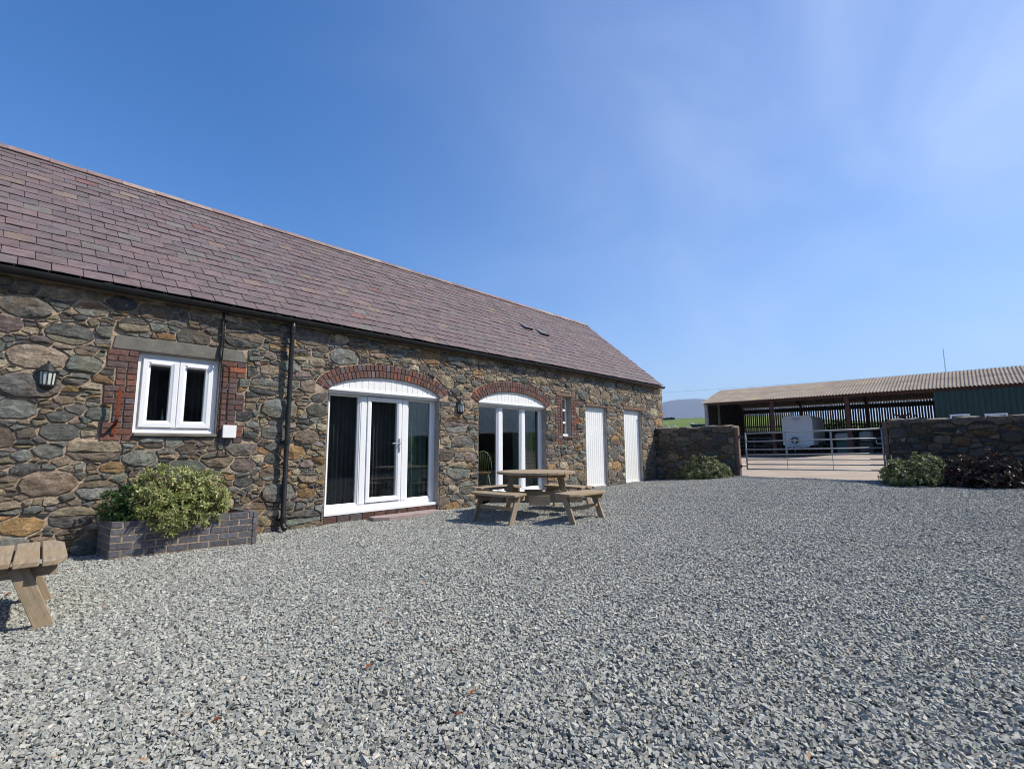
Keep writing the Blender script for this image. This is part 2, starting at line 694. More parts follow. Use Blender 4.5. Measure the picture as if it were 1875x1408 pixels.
sheet('field', axis(-9000, 9000, -12, 260, 4.0), axis(-9000, 9000, -60, 140, 4.0), terrain, 'field')
sheet('gravel_bed', list(np.arange(-9, 14.46, 0.15)) + [14.48], list(np.arange(-11.4, 0.16, 0.15)), lambda x, y: ground(x, y) - 0.006 + lumps(x, y), 'gbase')
sheet('concrete_yard', [14.46] + list(np.arange(15, 42, 1.0)), list(np.arange(-30, 9.1, 1.0)), lambda x, y: ground(x, y) - 0.004, 'yard')
kerb = MB()
kerb.box(14.40, 14.62, -5.92, -2.48, 0.20, 0.372)
o = obj('concrete_threshold', kerb, 'render', kind='structure', bevel=0.01)


# ------------------------------------------------------------------ gravel chippings (tiles of loose chips)
def gravel_tile(seed, n, size):
    rg = np.random.RandomState(seed)
    mb = MB()
    V, F, Cc = [], [], []
    for i in range(n):
        x, y = rg.uniform(-size / 2 - .012, size / 2 + .012, 2)
        L = rg.uniform(0.0052, 0.0108) * (1.45 if rg.rand() < 0.10 else 1)
        dims = np.array([L * rg.uniform(0.85, 1.35), L * rg.uniform(0.6, 0.95), L * rg.uniform(0.25, 0.6)])
        base = np.array([(sx, sy, sz) for sz in (-1, 1) for sy in (-1, 1) for sx in (-1, 1)], float)
        base += rg.uniform(-0.42, 0.42, base.shape)
        p = base * dims
        a, b, c = rg.normal(0, 0.55), rg.normal(0, 0.55), rg.uniform(0, 6.283)
        ca, sa, cb, sb, cc, sc = math.cos(a), math.sin(a), math.cos(b), math.sin(b), math.cos(c), math.sin(c)
        rot = np.array([[cc, -sc, 0], [sc, cc, 0], [0, 0, 1]]) @ np.array([[1, 0, 0], [0, ca, -sa], [0, sa, ca]]) @ np.array([[cb, 0, sb], [0, 1, 0], [-sb, 0, cb]])
        p = p @ rot.T + np.array([x, y, rg.uniform(-0.006, 0.010)])
        t = rg.rand()
        s = rg.uniform(0.72, 1.25)
        col = np.array([0.325, 0.325, 0.295]) * s
        if t < 0.12:
            col = np.array([0.40, 0.372, 0.325]) * s
        elif t < 0.32:
            col = np.array([0.262, 0.275, 0.252]) * s
        elif t < 0.330:
            col = np.array([0.50, 0.49, 0.45])
        elif t < 0.332:
            col = np.array([0.36, 0.21, 0.12])
        mb.add(p.tolist(), BOXF, tuple(col))
    me = mb.mesh('chip_tile_%d' % seed)
    me.materials.append(MAT['gravel'])
    o = bpy.data.objects.new('chip_tile', me)
    return o


TS = 0.25
tiles = bpy.data.collections.new('gravel_tiles')
for s in range(12):
    tiles.objects.link(gravel_tile(100 + s, 430, TS))
pts, rots, scl = [], [], []
gx0, gx1, gy0, gy1 = -1.0, 14.45, -9.5, 0.05
x = gx0 + TS / 2
while x < gx1:
    y = gy0 + TS / 2
    while y < gy1 + TS / 2:
        z, sx, sy = depth_px((x, y, 0.05))
        if z > 0.6 and abs(sx) < 1.35 and x + TS / 2 < gx1 + 0.14:
            yy = min(y, 0.10 - TS / 2)
            e = 0.12
            h = lambda a, b: ground(a, b) + lumps(a, b)
            gxx = (h(x + e, yy) - h(x - e, yy)) / (2 * e)
            gyy = (h(x, yy + e) - h(x, yy - e)) / (2 * e)
            nrm = Vector((-gxx, -gyy, 1)).normalized()
            q = nrm.to_track_quat('Z', 'Y') if False else Vector((0, 0, 1)).rotation_difference(nrm)
            q = q @ Matrix.Rotation(rnd.choice((0, 1, 2, 3)) * math.pi / 2, 3, 'Z').to_quaternion()
            pts.append((x, yy, h(x, yy) - 0.002))
            rots.append(tuple(q.to_euler()))
        y += TS
    x += TS
gm = bpy.data.meshes.new('gravel')
gm.from_pydata(pts, [], [])
ra = gm.attributes.new('rot', 'FLOAT_VECTOR', 'POINT')
ra.data.foreach_set('vector', np.array(rots, dtype=np.float32).ravel())
gravel = bpy.data.objects.new('gravel', gm)
COL.objects.link(gravel)
gravel['kind'] = 'stuff'
gm.materials.append(MAT['gravel'])
ng = bpy.data.node_groups.new('scatter_chippings', 'GeometryNodeTree')
ng.interface.new_socket('Geometry', in_out='INPUT', socket_type='NodeSocketGeometry')
ng.interface.new_socket('Geometry', in_out='OUTPUT', socket_type='NodeSocketGeometry')
gi, go = ng.nodes.new('NodeGroupInput'), ng.nodes.new('NodeGroupOutput')
ci = ng.nodes.new('GeometryNodeCollectionInfo')
ci.inputs['Collection'].default_value = tiles
ci.inputs['Separate Children'].default_value = True
ci.inputs['Reset Children'].default_value = True
ip = ng.nodes.new('GeometryNodeInstanceOnPoints')
ip.inputs['Pick Instance'].default_value = True
na = ng.nodes.new('GeometryNodeInputNamedAttribute')
na.data_type = 'FLOAT_VECTOR'
na.inputs['Name'].default_value = 'rot'
er = ng.nodes.new('FunctionNodeEulerToRotation')
ri = ng.nodes.new('FunctionNodeRandomValue')
ri.data_type = 'INT'
for sck in ri.inputs:
    if sck.type == 'INT' and sck.name == 'Max':
        sck.default_value = 11
    if sck.type == 'INT' and sck.name == 'Min':
        sck.default_value = 0
ng.links.new(gi.outputs[0], ip.inputs['Points'])
ng.links.new(ci.outputs[0], ip.inputs['Instance'])
ng.links.new(na.outputs[0], er.inputs[0])
ng.links.new(er.outputs[0], ip.inputs['Rotation'])
ng.links.new([s for s in ri.outputs if s.type == 'INT'][0], ip.inputs['Instance Index'])
ng.links.new(ip.outputs[0], go.inputs[0])
gravel.modifiers.new('scatter', 'NODES').node_group = ng


# ------------------------------------------------------------------ rubble masonry
def clip(poly, a, b, c):
    """keep a*x + b*y <= c"""
    out = []
    n = len(poly)
    for i in range(n):
        p, q = poly[i], poly[(i + 1) % n]
        dp, dq = a * p[0] + b * p[1] - c, a * q[0] + b * q[1] - c
        if dp <= 0:
            out.append(p)
        if (dp < 0 < dq) or (dq < 0 < dp):
            t = dp / (dp - dq)
            out.append((p[0] + t * (q[0] - p[0]), p[1] + t * (q[1] - p[1])))
    return out


def area(poly):
    return 0.5 * sum(poly[i][0] * poly[(i + 1) % len(poly)][1] - poly[(i + 1) % len(poly)][0] * poly[i][1] for i in range(len(poly)))


def lines_of(poly):
    """outward half-planes of a convex ccw polygon: a*x+b*y<=c inside"""
    out = []
    for i in range(len(poly)):
        p, q = poly[i], poly[(i + 1) % len(poly)]
        a, b = q[1] - p[1], -(q[0] - p[0])
        l = math.hypot(a, b)
        if l < 1e-9:
            continue
        out.append((a / l, b / l, (a * p[0] + b * p[1]) / l))
    return out


def rubble(u0, u1, z0, z1, obst, seed, sizes, aspect=1.75, gap=(0.003, 0.010), split=0.30):
    rg = random.Random(seed)
    S = []
    ob = [lines_of(o) for o in obst]
    arr = np.zeros((6000, 3))
    n = 0
    for r, tries in sizes:
        for _ in range(tries):
            u, z = rg.uniform(u0 / aspect, u1 / aspect), rg.uniform(z0, z1)
            bad = False
            for L in ob:
                if max(a * u * aspect + b * z - c for a, b, c in L) < r * 0.4:
                    bad = True
                    break
            if bad:
                continue
            rr = r * rg.uniform(0.85, 1.12)
            if n:
                d = (arr[:n, 0] - u) ** 2 + (arr[:n, 1] - z) ** 2
                if (d < ((arr[:n, 2] + rr) * 0.93) ** 2).any():
                    continue
            arr[n] = (u, z, rr)
            n += 1
    A = arr[:n]
    out = []
    for i in range(n):
        u, z, r = A[i]
        g = min(rg.uniform(*gap), 0.003 + r * 0.12)
        m = r * 2.3 + 0.03
        us = u * aspect
        poly = [(max(u0 + g, us - m * aspect), max(z0, z - m)), (min(u1 - g, us + m * aspect), max(z0, z - m)),
                (min(u1 - g, us + m * aspect), min(z1, z + m)), (max(u0 + g, us - m * aspect), min(z1, z + m))]
        d = np.hypot(A[:, 0] - u, A[:, 1] - z)
        near = [j for j in np.argsort(d)[1:45] if d[j] < r + A[j, 2] + 0.35]
        for j in near:
            uj, zj, rj = A[j]
            a, b = 2 * (uj - u), 2 * (zj - z)
            c = (uj * uj + zj * zj - rj * rj) - (u * u + z * z - r * r)
            a2 = a / aspect
            l = math.hypot(a2, b)
            poly = clip(poly, a2 / l, b / l, c / l - g)
            if len(poly) < 3:
                break
        if len(poly) < 3:
            continue
        if r > 0.07:
            # the larger stones are roughly squared
            t = rg.uniform(-0.13, 0.13)
            ct, st = math.cos(t), math.sin(t)
            for a, b, e in ((ct, st, r * aspect * 0.96), (-ct, -st, r * aspect * 0.96), (-st + rg.uniform(-.08, .08), ct, r * 0.88), (st + rg.uniform(-.08, .08), -ct, r * 0.88)):
                poly = clip(poly, a, b, a * us + b * z + e)
            if len(poly) < 3:
                continue
        for L in ob:
            inside = poly
            # does it overlap the obstacle?
            for a, b, c in L:
                inside = clip(inside, a, b, c)
                if len(inside) < 3:
                    break
            if len(inside) < 3 or abs(area(inside)) < 1e-5:
                continue
            a, b, c = max(L, key=lambda t: t[0] * us + t[1] * z - t[2])
            poly = clip(poly, -a, -b, -c - 0.006)
            if len(poly) < 3:
                break
        if len(poly) < 3 or abs(area(poly)) < 0.00035:
            continue
        hgt = max(q[1] for q in poly) - min(q[1] for q in poly)
        parts = [poly]
        if hgt > 0.075 and rg.random() < split:
            for _ in range(2 if (hgt > 0.15 and rg.random() < 0.5) else 1):
                new = []
                for P in parts:
                    zc = sum(q[1] for q in P) / len(P) + rg.uniform(-0.2, 0.2) * hgt
                    uc = sum(q[0] for q in P) / len(P)
                    sl = rg.uniform(-0.16, 0.16)
                    l = math.hypot(sl, 1)
                    c = (-sl * uc + zc) / l
                    new += [clip(P, -sl / l, 1 / l, c - 0.004), clip(P, sl / l, -1 / l, -c - 0.004)]
                parts = [P for P in new if len(P) >= 3 and abs(area(P)) > 0.0008]
        out += parts
    return out


PALETTE = [((0.150, 0.148, 0.138), 20), ((0.195, 0.205, 0.185), 24), ((0.235, 0.188, 0.140), 20), ((0.315, 0.250, 0.175), 20),
           ((0.340, 0.215, 0.105), 7), ((0.225, 0.185, 0.160), 8), ((0.105, 0.104, 0.104), 12), ((0.40, 0.34, 0.24), 10)]
PAL_C = [c for c, w in PALETTE]
PAL_W = [w for c, w in PALETTE]


def stone(mb, poly, place, flip, rg, pro=(0.014, 0.062), tint=1.0, pal=None):
    """one rough stone from its outline; place(u, z, h) -> world point"""
    n0 = len(poly)
    # drop very short edges, round the corners, roughen the outline
    pts = []
    for i in range(n0):
        p, q = poly[i], poly[(i + 1) % n0]
        if math.hypot(q[0] - p[0], q[1] - p[1]) > 0.012:
            pts.append(p)
    if len(pts) < 3:
        pts = poly
    k = rg.choice((0.03, 0.045, 0.06, 0.08, 0.13))
    out = []
    n0 = len(pts)
    for i in range(n0):
        p, q = pts[i], pts[(i + 1) % n0]
        L = math.hypot(q[0] - p[0], q[1] - p[1])
        m = max(0, min(5, int(L / 0.055) - 1))
        nx, nz = (q[1] - p[1]) / (L + 1e-9), -(q[0] - p[0]) / (L + 1e-9)
        for t in [k] + [k + (1 - 2 * k) * (j + 1) / (m + 1) for j in range(m)] + [1 - k]:
            jit = rg.uniform(-0.009, 0.006) if L > 0.05 else 0
            out.append((p[0] + t * (q[0] - p[0]) + nx * jit, p[1] + t * (q[1] - p[1]) + nz * jit))
    cx = sum(p[0] for p in out) / len(out)
    cz = sum(p[1] for p in out) / len(out)
    sz = math.sqrt(abs(area(out)))
    p = rg.uniform(*pro) * min(1.0, 0.45 + sz * 2.2)
    rough = min(0.014, sz * 0.06)
    sd = Vector((rg.uniform(0, 99), rg.uniform(0, 99), rg.uniform(0, 99)))
    kk = rg.uniform(0.14, 0.50)
    planes = [(rg.uniform(-kk, kk), rg.uniform(-kk, kk), rg.uniform(0, 0.06) * sz) for _ in range(7)]
    rings = [(1.0, -0.05, 0), (1.0, p * 0.45, 0.6), (0.955, p * 0.92, 0.95), (0.70, p, 1), (0.38, p, 1)]
    relief = lambda u, z: min(a * (u - cx) + b * (z - cz) + c for a, b, c in planes) * 0.75 + rough * (mnoise.noise(sd + Vector((u * 9, z * 12, 0))) + 0.6 * mnoise.noise(sd + Vector((u * 24, z * 30, 5))))
    n = len(out)
    V = []
    for s, h, jr in rings:
        for (u, z) in out:
            uu, zz = cx + (u - cx) * s, cz + (z - cz) * s
            hh = h + jr * relief(uu, zz)
            if h > 0:
                hh = max(hh, 0.007 if s > 0.99 else 0.013)
            V.append(place(uu, zz, hh))
    V.append(place(cx, cz, p + relief(cx, cz)))
    F = []
    for rr in range(len(rings) - 1):
        for i in range(n):
            j = (i + 1) % n
            F.append((rr * n + i, rr * n + j, (rr + 1) * n + j, (rr + 1) * n + i))
    b = (len(rings) - 1) * n
    for i in range(n):
        F.append((b + i, b + (i + 1) % n, len(V) - 1))
    if (area(out) < 0) != flip:
        F = [f[::-1] for f in F]
    c = pal or rg.choices(PAL_C, PAL_W)[0]
    s = rg.uniform(0.66, 1.30) * tint
    mb.add(V, F, tuple(x * s * rg.uniform(0.95, 1.05) for x in c))


def lay_stones(polys, place, flip, parent, seed, limit=300, tint=1.0, pro=(0.014, 0.062), minpx=6.0):
    rg = random.Random(seed)
    ranked = []
    for p in polys:
        cx = sum(q[0] for q in p) / len(p)
        cz = sum(q[1] for q in p) / len(p)
        w = Vector(place(cx, cz, 0))
        z, sx, sy = depth_px(w)
        px = math.sqrt(abs(area(p))) / max(z, 0.3) * 900
        if abs(sx) > 1.05 or abs(sy) > 1.05 or z < 0.3:
            px = 0
        ranked.append((px, p))
    ranked.sort(key=lambda t: -t[0])
    rest = MB()
    for i, (px, p) in enumerate(ranked):
        if i < limit and px > minpx:
            mb = MB()
            stone(mb, p, place, flip, rg, pro, tint)
            obj('stone', mb, 'stone', parent)
        else:
            stone(rest, p, place, flip, rg, pro, tint)
    if rest.v:
        obj('small_stones', rest, 'stone', parent, kind='stuff')


def brick(u0, u1, z0, z1, h, place, col, rg, flip=False, back=-0.03):
    """a brick with slightly eased arrises"""
    mb = MB()
    e = 0.004
    j = [rg.uniform(-0.002, 0.002) for _ in range(8)]
    out = [(u0 + j[0], z0 + j[1]), (u1 + j[2], z0 + j[3]), (u1 + j[4], z1 + j[5]), (u0 + j[6], z1 + j[7])]
    add_brick(mb, out, h + rg.uniform(-0.002, 0.003), place, col, flip, back, e)
    return mb


def add_brick(mb, out, h, place, col, flip=False, back=-0.03, e=0.004):
    cx = sum(p[0] for p in out) / 4
    cz = sum(p[1] for p in out) / 4
    V = [place(u, z, back) for u, z in out] + [place(u, z, h - e) for u, z in out]
    for u, z in out:
        l = math.hypot(u - cx, z - cz)
        V.append(place(u + (cx - u) / l * e * 1.4, z + (cz - z) / l * e * 1.4, h))
    F = [(8, 9, 10, 11)]
    for r in (0, 4):
        for i in range(4):
            k = (i + 1) % 4
            F.append((r + i, r + k, r + k + 4, r + i + 4))
    if flip:
        F = [f[::-1] for f in F]
    mb.add(V, F, col)


def brick_col(rg):
    c = rg.choices([(0.125, 0.063, 0.052), (0.112, 0.062, 0.055), (0.098, 0.068, 0.066), (0.155, 0.068, 0.050), (0.26, 0.085, 0.045), (0.135, 0.112, 0.122)],
                   [32, 28, 18, 12, 3, 7])[0]
    s = rg.uniform(0.8, 1.2)
    return tuple(x * s for x in c)


# ------------------------------------------------------------------ the long barn
BX0, BX1, BZ = -3.2, 15.10, 3.08
barn = thing('stone_barn', 'long single storey stone barn with purple slate roof and white glazed arches', 'building', (6.0, 0.0, 0.0))
front = lambda u, z, h: (u, -h, z)

A1 = (3.66, 5.872, 2.135, 2.402)
A2 = (6.895, 9.075, 2.130, 2.412)


def arch_pts(a, n=24, off=0.0):
    x0, x1, zs, zt = a
    c, hw, rise = (x0 + x1) / 2, (x1 - x0) / 2, zt - zs
    P = []
    for i in range(n + 1):
        t = -math.cos(math.pi * i / n)
        P.append((c + hw * t, zs + rise * max(0.0, 1 - t * t) ** 0.64))
    if off:
        Q = []
        for i in range(n + 1):
            p, q = P[max(i - 1, 0)], P[min(i + 1, n)]
            d = (q[0] - p[0], q[1] - p[1])
            if i == 0:
                d = (0.45, 0.9)
            if i == n:
                d = (0.45, -0.9)
            l = math.hypot(*d)
            Q.append((P[i][0] - d[1] / l * off, P[i][1] + d[0] / l * off))
        return Q
    return P


def arch_hole(a):
    x0, x1, zs, zt = a
    return [(x0, -0.3), (x1, -0.3)] + arch_pts(a)[::-1]


HOLES = [arch_hole(A1), arch_hole(A2),
         [(1.205, 1.40), (2.107, 1.40), (2.107, 2.40), (1.205, 2.40)],
         [(9.725, 1.47), (10.072, 1.47), (10.072, 2.44), (9.725, 2.44)],
         [(10.70, -0.3), (11.712, -0.3), (11.712, 2.262), (10.70, 2.262)],
         [(12.64, -0.3), (13.66, -0.3), (13.66, 2.272), (12.64, 2.272)]]
# wall: mortar face with openings, reveals, gables and back
wall = MB()
outer = [(BX0, -0.3), (BX1, -0.3), (BX1, BZ), (BX0, BZ)]


def cut_face(mb, x0, x1, z0, z1, hole):
    """one upright strip of the wall face with a single opening"""
    loops = [[Vector((p[0], p[1], 0)) for p in [(x0, z0), (x1, z0), (x1, z1), (x0, z1)]], [Vector((p[0], p[1], 0)) for p in hole]]
    flat = [v for l in loops for v in l]
    for t in tessellate_polygon(loops):
        tri = [flat[i] for i in t]
        ar = (tri[1].x - tri[0].x) * (tri[2].y - tri[0].y) - (tri[2].x - tri[0].x) * (tri[1].y - tri[0].y)
        if abs(ar) < 1e-9:
            continue
        if ar < 0:
            tri = tri[::-1]
        mb.add([(v.x, 0, v.y) for v in tri], [(0, 1, 2)])


cuts = [BX0, 2.8, 6.4, 9.4, 10.38, 12.2, BX1]
order = [2, 0, 1, 3, 4, 5]
for i, hidx in enumerate(order):
    h = [(x, max(z, -0.299)) for x, z in HOLES[hidx]]
    cut_face(wall, cuts[i], cuts[i + 1], -0.3, BZ, h)
wall.box(BX1 - 0.012, BX1, 0, 5.75, -0.3, BZ)
wall.add([(BX1, 0, BZ), (BX1, 5.75, BZ), (BX1, 2.875, 5.62)], [(0, 1, 2)])
wall.box(BX0, BX0 + 0.4, 0.01, 5.75, -0.3, BZ)
wall.box(BX0, BX1, 5.35, 5.75, -0.3, BZ)
wall_o = obj('wall', wall, 'mortar', barn)
for hi, h in enumerate(HOLES):
    rev = MB()
    n = len(h)
    dpt = 0.30
    for i in range(n):
        p, q = h[i], h[(i + 1) % n]
        if p[1] < -0.2 and q[1] < -0.2:
            continue
        rev.add([(p[0], -0.008, p[1]), (q[0], -0.008, q[1]), (q[0], dpt, q[1]), (p[0], dpt, p[1])], [(0, 1, 2, 3)])
    obj('reveal', rev, 'render', barn)

# stones
obst = []
for a in (A1, A2):
    o_ = arch_pts(a, 16, 0.245)
    obst.append([(o_[0][0], a[2] - 0.045)] + [(o_[-1][0], a[2] - 0.045)] + o_[::-1])
    obst.append([(a[0] - 0.012, -0.4), (a[1] + 0.012, -0.4), (a[1] + 0.012, a[2] + 0.05), (a[0] - 0.012, a[2] + 0.05)])


def rect(x0, x1, z0, z1):
    return [(x0, z0), (x1, z0), (x1, z1), (x0, z1)]


WROW = (2.395 - 1.305) / 15


def toothed(xi, side, z_top, z_bot, rows, wide, narrow):
    """brick quoins beside a window: (row, x0, x1)"""
    hgt = (z_top - z_bot) / rows
    out = []
    for r in range(rows):
        w = wide if (r // 3) % 2 == 0 else narrow
        zt = z_top - r * hgt
        out.append((r, xi - w if side < 0 else xi, xi if side < 0 else xi + w, zt - hgt, zt))
    return out


QUOINS = toothed(1.205, -1, 2.395, 1.305, 15, 0.305, 0.205) + toothed(2.107, 1, 2.395, 1.285, 15, 0.325, 0.225) + \
    toothed(9.725, -1, 2.44, 1.26, 16, 0.305, 0.20) + toothed(10.072, 1, 2.44, 1.36, 15, 0.335, 0.225)
for i in range(0, len(QUOINS)):
    r, a, b, c, d = QUOINS[i]
    obst.append(rect(a - 0.008, b + 0.008, c, d))
obst += [rect(1.19, 2.12, 1.36, 2.41), rect(9.71, 10.09, 1.36, 2.45), rect(10.69, 11.72, -0.4, 2.27), rect(12.63, 13.67, -0.4, 2.28)]
obst += [rect(0.935, 2.44, 2.395, 2.575), rect(9.45, 10.27, 2.44, 2.545), rect(10.72, 12.06, 2.262, 2.335), rect(12.60, 14.02, 2.272, 2.385)]
SIZES = [(0.165, 45), (0.135, 260), (0.105, 800), (0.078, 2000), (0.055, 4200), (0.036, 9000), (0.024, 14000), (0.017, 12000)]
polys = rubble(-1.0, 15.10, -0.12, 3.04, obst, 11, SIZES, 1.7, (0.004, 0.013), 0.42)
lay_stones(polys, front, False, wall_o, 5, 300)

# bricks of the window surrounds
rg = random.Random(21)
qb = 0
for r, x0, x1, z0, z1 in QUOINS:
    w = x1 - x0
    j = 0.006
    if r % 2 == 0:
        sp = [x0, x0 + (0.205 if w > 0.25 else w * 0.5), x1]
    else:
        sp = [x0, x0 + 0.105, x1]
    if sp[-1] - sp[-2] < 0.04:
        sp.pop(-2)
    for a, b in zip(sp[:-1], sp[1:]):
        obj('brick', brick(a + j, b - j, z0 + 0.005, z1 - 0.005, 0.014, front, brick_col(rg), rg), 'brick', wall_o)
# arch bricks
for a in (A1, A2):
    ar = thing('brick_arch', '', '')
    del ar['label'], ar['category']
    ar.parent = barn
    for ring in range(2):
        n = 34 + ring * 2
        o0, o1 = 0.004 + ring * 0.116, 0.110 + ring * 0.116
        lo, hi = arch_pts(a, 96, o0), arch_pts(a, 96, o1)
        mid = arch_pts(a, 96, (o0 + o1) / 2)
        L = [0]
        for i in range(96):
            L.append(L[-1] + math.hypot(mid[i + 1][0] - mid[i][0], mid[i + 1][1] - mid[i][1]))

        def at(s, P):
            s = min(max(s, 0), L[-1] - 1e-6)
            i = max(k for k in range(97) if L[k] <= s)
            i = min(i, 95)
            t = (s - L[i]) / (L[i + 1] - L[i])
            return (P[i][0] + t * (P[i + 1][0] - P[i][0]), P[i][1] + t * (P[i + 1][1] - P[i][1]))
        for k in range(n):
            s0, s1 = L[-1] * k / n + 0.005, L[-1] * (k + 1) / n - 0.005
            mb = MB()
            q = [at(s0, lo), at(s1, lo), at(s1, hi), at(s0, hi)]
            add_brick(mb, q, 0.016 + rg.uniform(-0.003, 0.004), front, brick_col(rg), False)
            obj('brick', mb, 'brick', ar)

# lintels, sills, plinth
lint = MB()
lint.prism([(0.945, 2.402), (2.43, 2.400), (2.425, 2.45), (2.375, 2.560), (1.6, 2.572), (0.965, 2.562)], 'y', -0.014, 0.06)
obj('lintel', lint, 'lintel', barn, bevel=0.008)
for x0, x1, z0, z1 in ((9.46, 10.26, 2.446, 2.535), (10.73, 12.05, 2.266, 2.328), (12.61, 14.01, 2.276, 2.376)):
    lint = MB()
    n = 9
    top = [(x0 + (x1 - x0) * i / n, z1 + rnd.uniform(-0.016, 0.012)) for i in range(n + 1)]
    bot = [(x0 + 0.02 + (x1 - x0 - 0.03) * i / n, z0 + rnd.uniform(-0.003, 0.006)) for i in range(n + 1)]
    lint.prism(bot + top[::-1], 'y', -0.022, 0.06)
    obj('lintel', lint, 'oldwood', barn, bevel=0.01)
sill = MB()
sill.box(1.215, 2.105, -0.05, 0.14, 1.362, 1.398)
sill_o = obj('sill', sill, 'lintel', barn, bevel=0.006)
sill = MB()
sill.box(9.715, 10.12, -0.05, 0.14, 1.425, 1.468)
obj('sill', sill, 'oldwood', barn, bevel=0.006)
for k in range(10):
    x0 = 3.67 + k * 0.2205
    obj('brick', brick(x0 + 0.005, x0 + 0.2155, 0.02, 0.145, 0.0, lambda u, z, h: (u, 0.02 - h, z), tuple(c * 0.8 for c in brick_col(rg)), rg), 'brick', wall_o)

# room inside
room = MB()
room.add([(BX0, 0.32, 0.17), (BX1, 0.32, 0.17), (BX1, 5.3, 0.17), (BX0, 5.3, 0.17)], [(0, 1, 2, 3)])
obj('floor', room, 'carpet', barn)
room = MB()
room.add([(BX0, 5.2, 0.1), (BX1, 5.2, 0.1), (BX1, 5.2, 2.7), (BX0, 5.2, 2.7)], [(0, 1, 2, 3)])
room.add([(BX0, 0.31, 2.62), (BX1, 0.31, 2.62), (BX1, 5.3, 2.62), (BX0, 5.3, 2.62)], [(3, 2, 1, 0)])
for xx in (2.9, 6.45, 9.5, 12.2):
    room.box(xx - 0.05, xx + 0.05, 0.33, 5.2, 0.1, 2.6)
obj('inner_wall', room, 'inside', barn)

# ---- roof
EY, EZ, RY, RZ = -0.13, 3.14, 2.875, 5.735
SL = math.hypot(RY - EY, RZ - EZ)
ty, tz = (RY - EY) / SL, (RZ - EZ) / SL          # up the slope
ny, nz_ = -tz, ty                                # outward normal
rs = lambda x, s, h: (x, EY + ty * s + ny * h, EZ + tz * s + nz_ * h)
roof = MB()
RX1 = 14.95
for (ya, za, yb, zb) in ((EY, EZ, RY, RZ), (5.88, EZ, RY, RZ)):
    roof.add([(BX0, ya, za - 0.03), (RX1, ya, za - 0.03), (RX1, yb, zb - 0.03), (BX0, yb, zb - 0.03)], [(0, 1, 2, 3)] if yb > ya else [(3, 2, 1, 0)])
    roof.add([(BX0, ya, za - 0.09), (RX1, ya, za - 0.09), (RX1, yb, zb - 0.09), (BX0, yb, zb - 0.09)], [(3, 2, 1, 0)] if yb > ya else [(0, 1, 2, 3)])
roof.add([(RX1, EY, EZ - 0.09), (RX1, EY, EZ - 0.03), (RX1, RY, RZ - 0.03), (RX1, RY, RZ - 0.09)], [(0, 3, 2, 1)])
roof.add([(RX1, 5.88, EZ - 0.09), (RX1, 5.88, EZ - 0.03), (RX1, RY, RZ - 0.03), (RX1, RY, RZ - 0.09)], [(0, 1, 2, 3)])
roof.add([(BX0, EY, EZ - 0.09), (RX1, EY, EZ - 0.09), (RX1, EY, EZ - 0.03), (BX0, EY, EZ - 0.03)], [(0, 1, 2, 3)])
roof_o = obj('roof', roof, 'darkboard', barn)
GAUGE, SWID = 0.2035, 0.268
rg = random.Random(4)
SLC = [((0.136, 0.102, 0.106), 50), ((0.146, 0.105, 0.106), 26), ((0.126, 0.102, 0.105), 16), ((0.138, 0.124, 0.114), 5), ((0.176, 0.130, 0.112), 4), ((0.165, 0.090, 0.082), 1)]
sl_list = []
rows = int(SL / GAUGE) + 1
for r in range(rows):
    s0 = r * GAUGE
    off = (r % 2) * SWID / 2 + 0.02
    k = -3
    x = -0.75 + off
    while x < RX1 + 0.04:
        w = SWID
        x1 = min(x + w, RX1 + 0.045)
        if x1 - x > 0.06:
            sl_list.append((x, x1, s0 + rg.uniform(-0.005, 0.005)))
        x += w


def slate(mb, x0, x1, s0):
    g = 0.004
    s1 = min(s0 + 0.41, SL - 0.005)
    t = rg.uniform(0.006, 0.009)
    sk = rg.uniform(-0.004, 0.004)
    h0 = 0.021 + rg.uniform(-0.002, 0.006)
    h1 = 0.003
    dl = [rg.uniform(-0.004, 0.004) for _ in range(4)]
    c0 = rg.uniform(0.0, 0.018) if rg.random() < 0.3 else 0.003
    c1 = rg.uniform(0.0, 0.018) if rg.random() < 0.3 else 0.003
    out = [(x0 + g, s0 + c0 + dl[0]), (x0 + g + c0, s0 + dl[0]), ((x0 + x1) / 2, s0 + sk + rg.uniform(-0.003, 0.003)), (x1 - g - c1, s0 + dl[1]), (x1 - g, s0 + c1 + dl[1]), (x1 - g, s1), (x0 + g, s1)]
    tw = rg.uniform(-0.003, 0.003)
    V = []
    for lvl in (0, 1):
        for (x, s) in out:
            f = (s - s0) / (s1 - s0)
            h = h0 + (h1 - h0) * f + tw * (1 if x > (x0 + x1) / 2 else -1) * (1 - f) + (t if lvl else 0)
            V.append(rs(x, s, h))
    n = len(out)
    F = [tuple(range(n, 2 * n))]
    for i in range(n):
        j = (i + 1) % n
        F.append((i, j, j + n, i + n))
    c = rg.choices([c for c, w in SLC], [w for c, w in SLC])[0]
    s = rg.uniform(0.89, 1.12)
    mb.add(V, F, tuple(q * s for q in c))


def slate_px(t):
    z, sx, sy = depth_px(rs((t[0] + t[1]) / 2, t[2] + 0.1, 0))
    return 0 if (abs(sx) > 1.02 or abs(sy) > 1.02) else 1 / max(z, 0.3)


sl_list.sort(key=lambda t: -slate_px(t))
rest = MB()
for i, t in enumerate(sl_list):
    if i < 300:
        mb = MB()
        slate(mb, *t)
        obj('slate', mb, 'slate', roof_o)
    else:
        slate(rest, *t)
obj('far_slates', rest, 'slate', roof_o, kind='stuff')
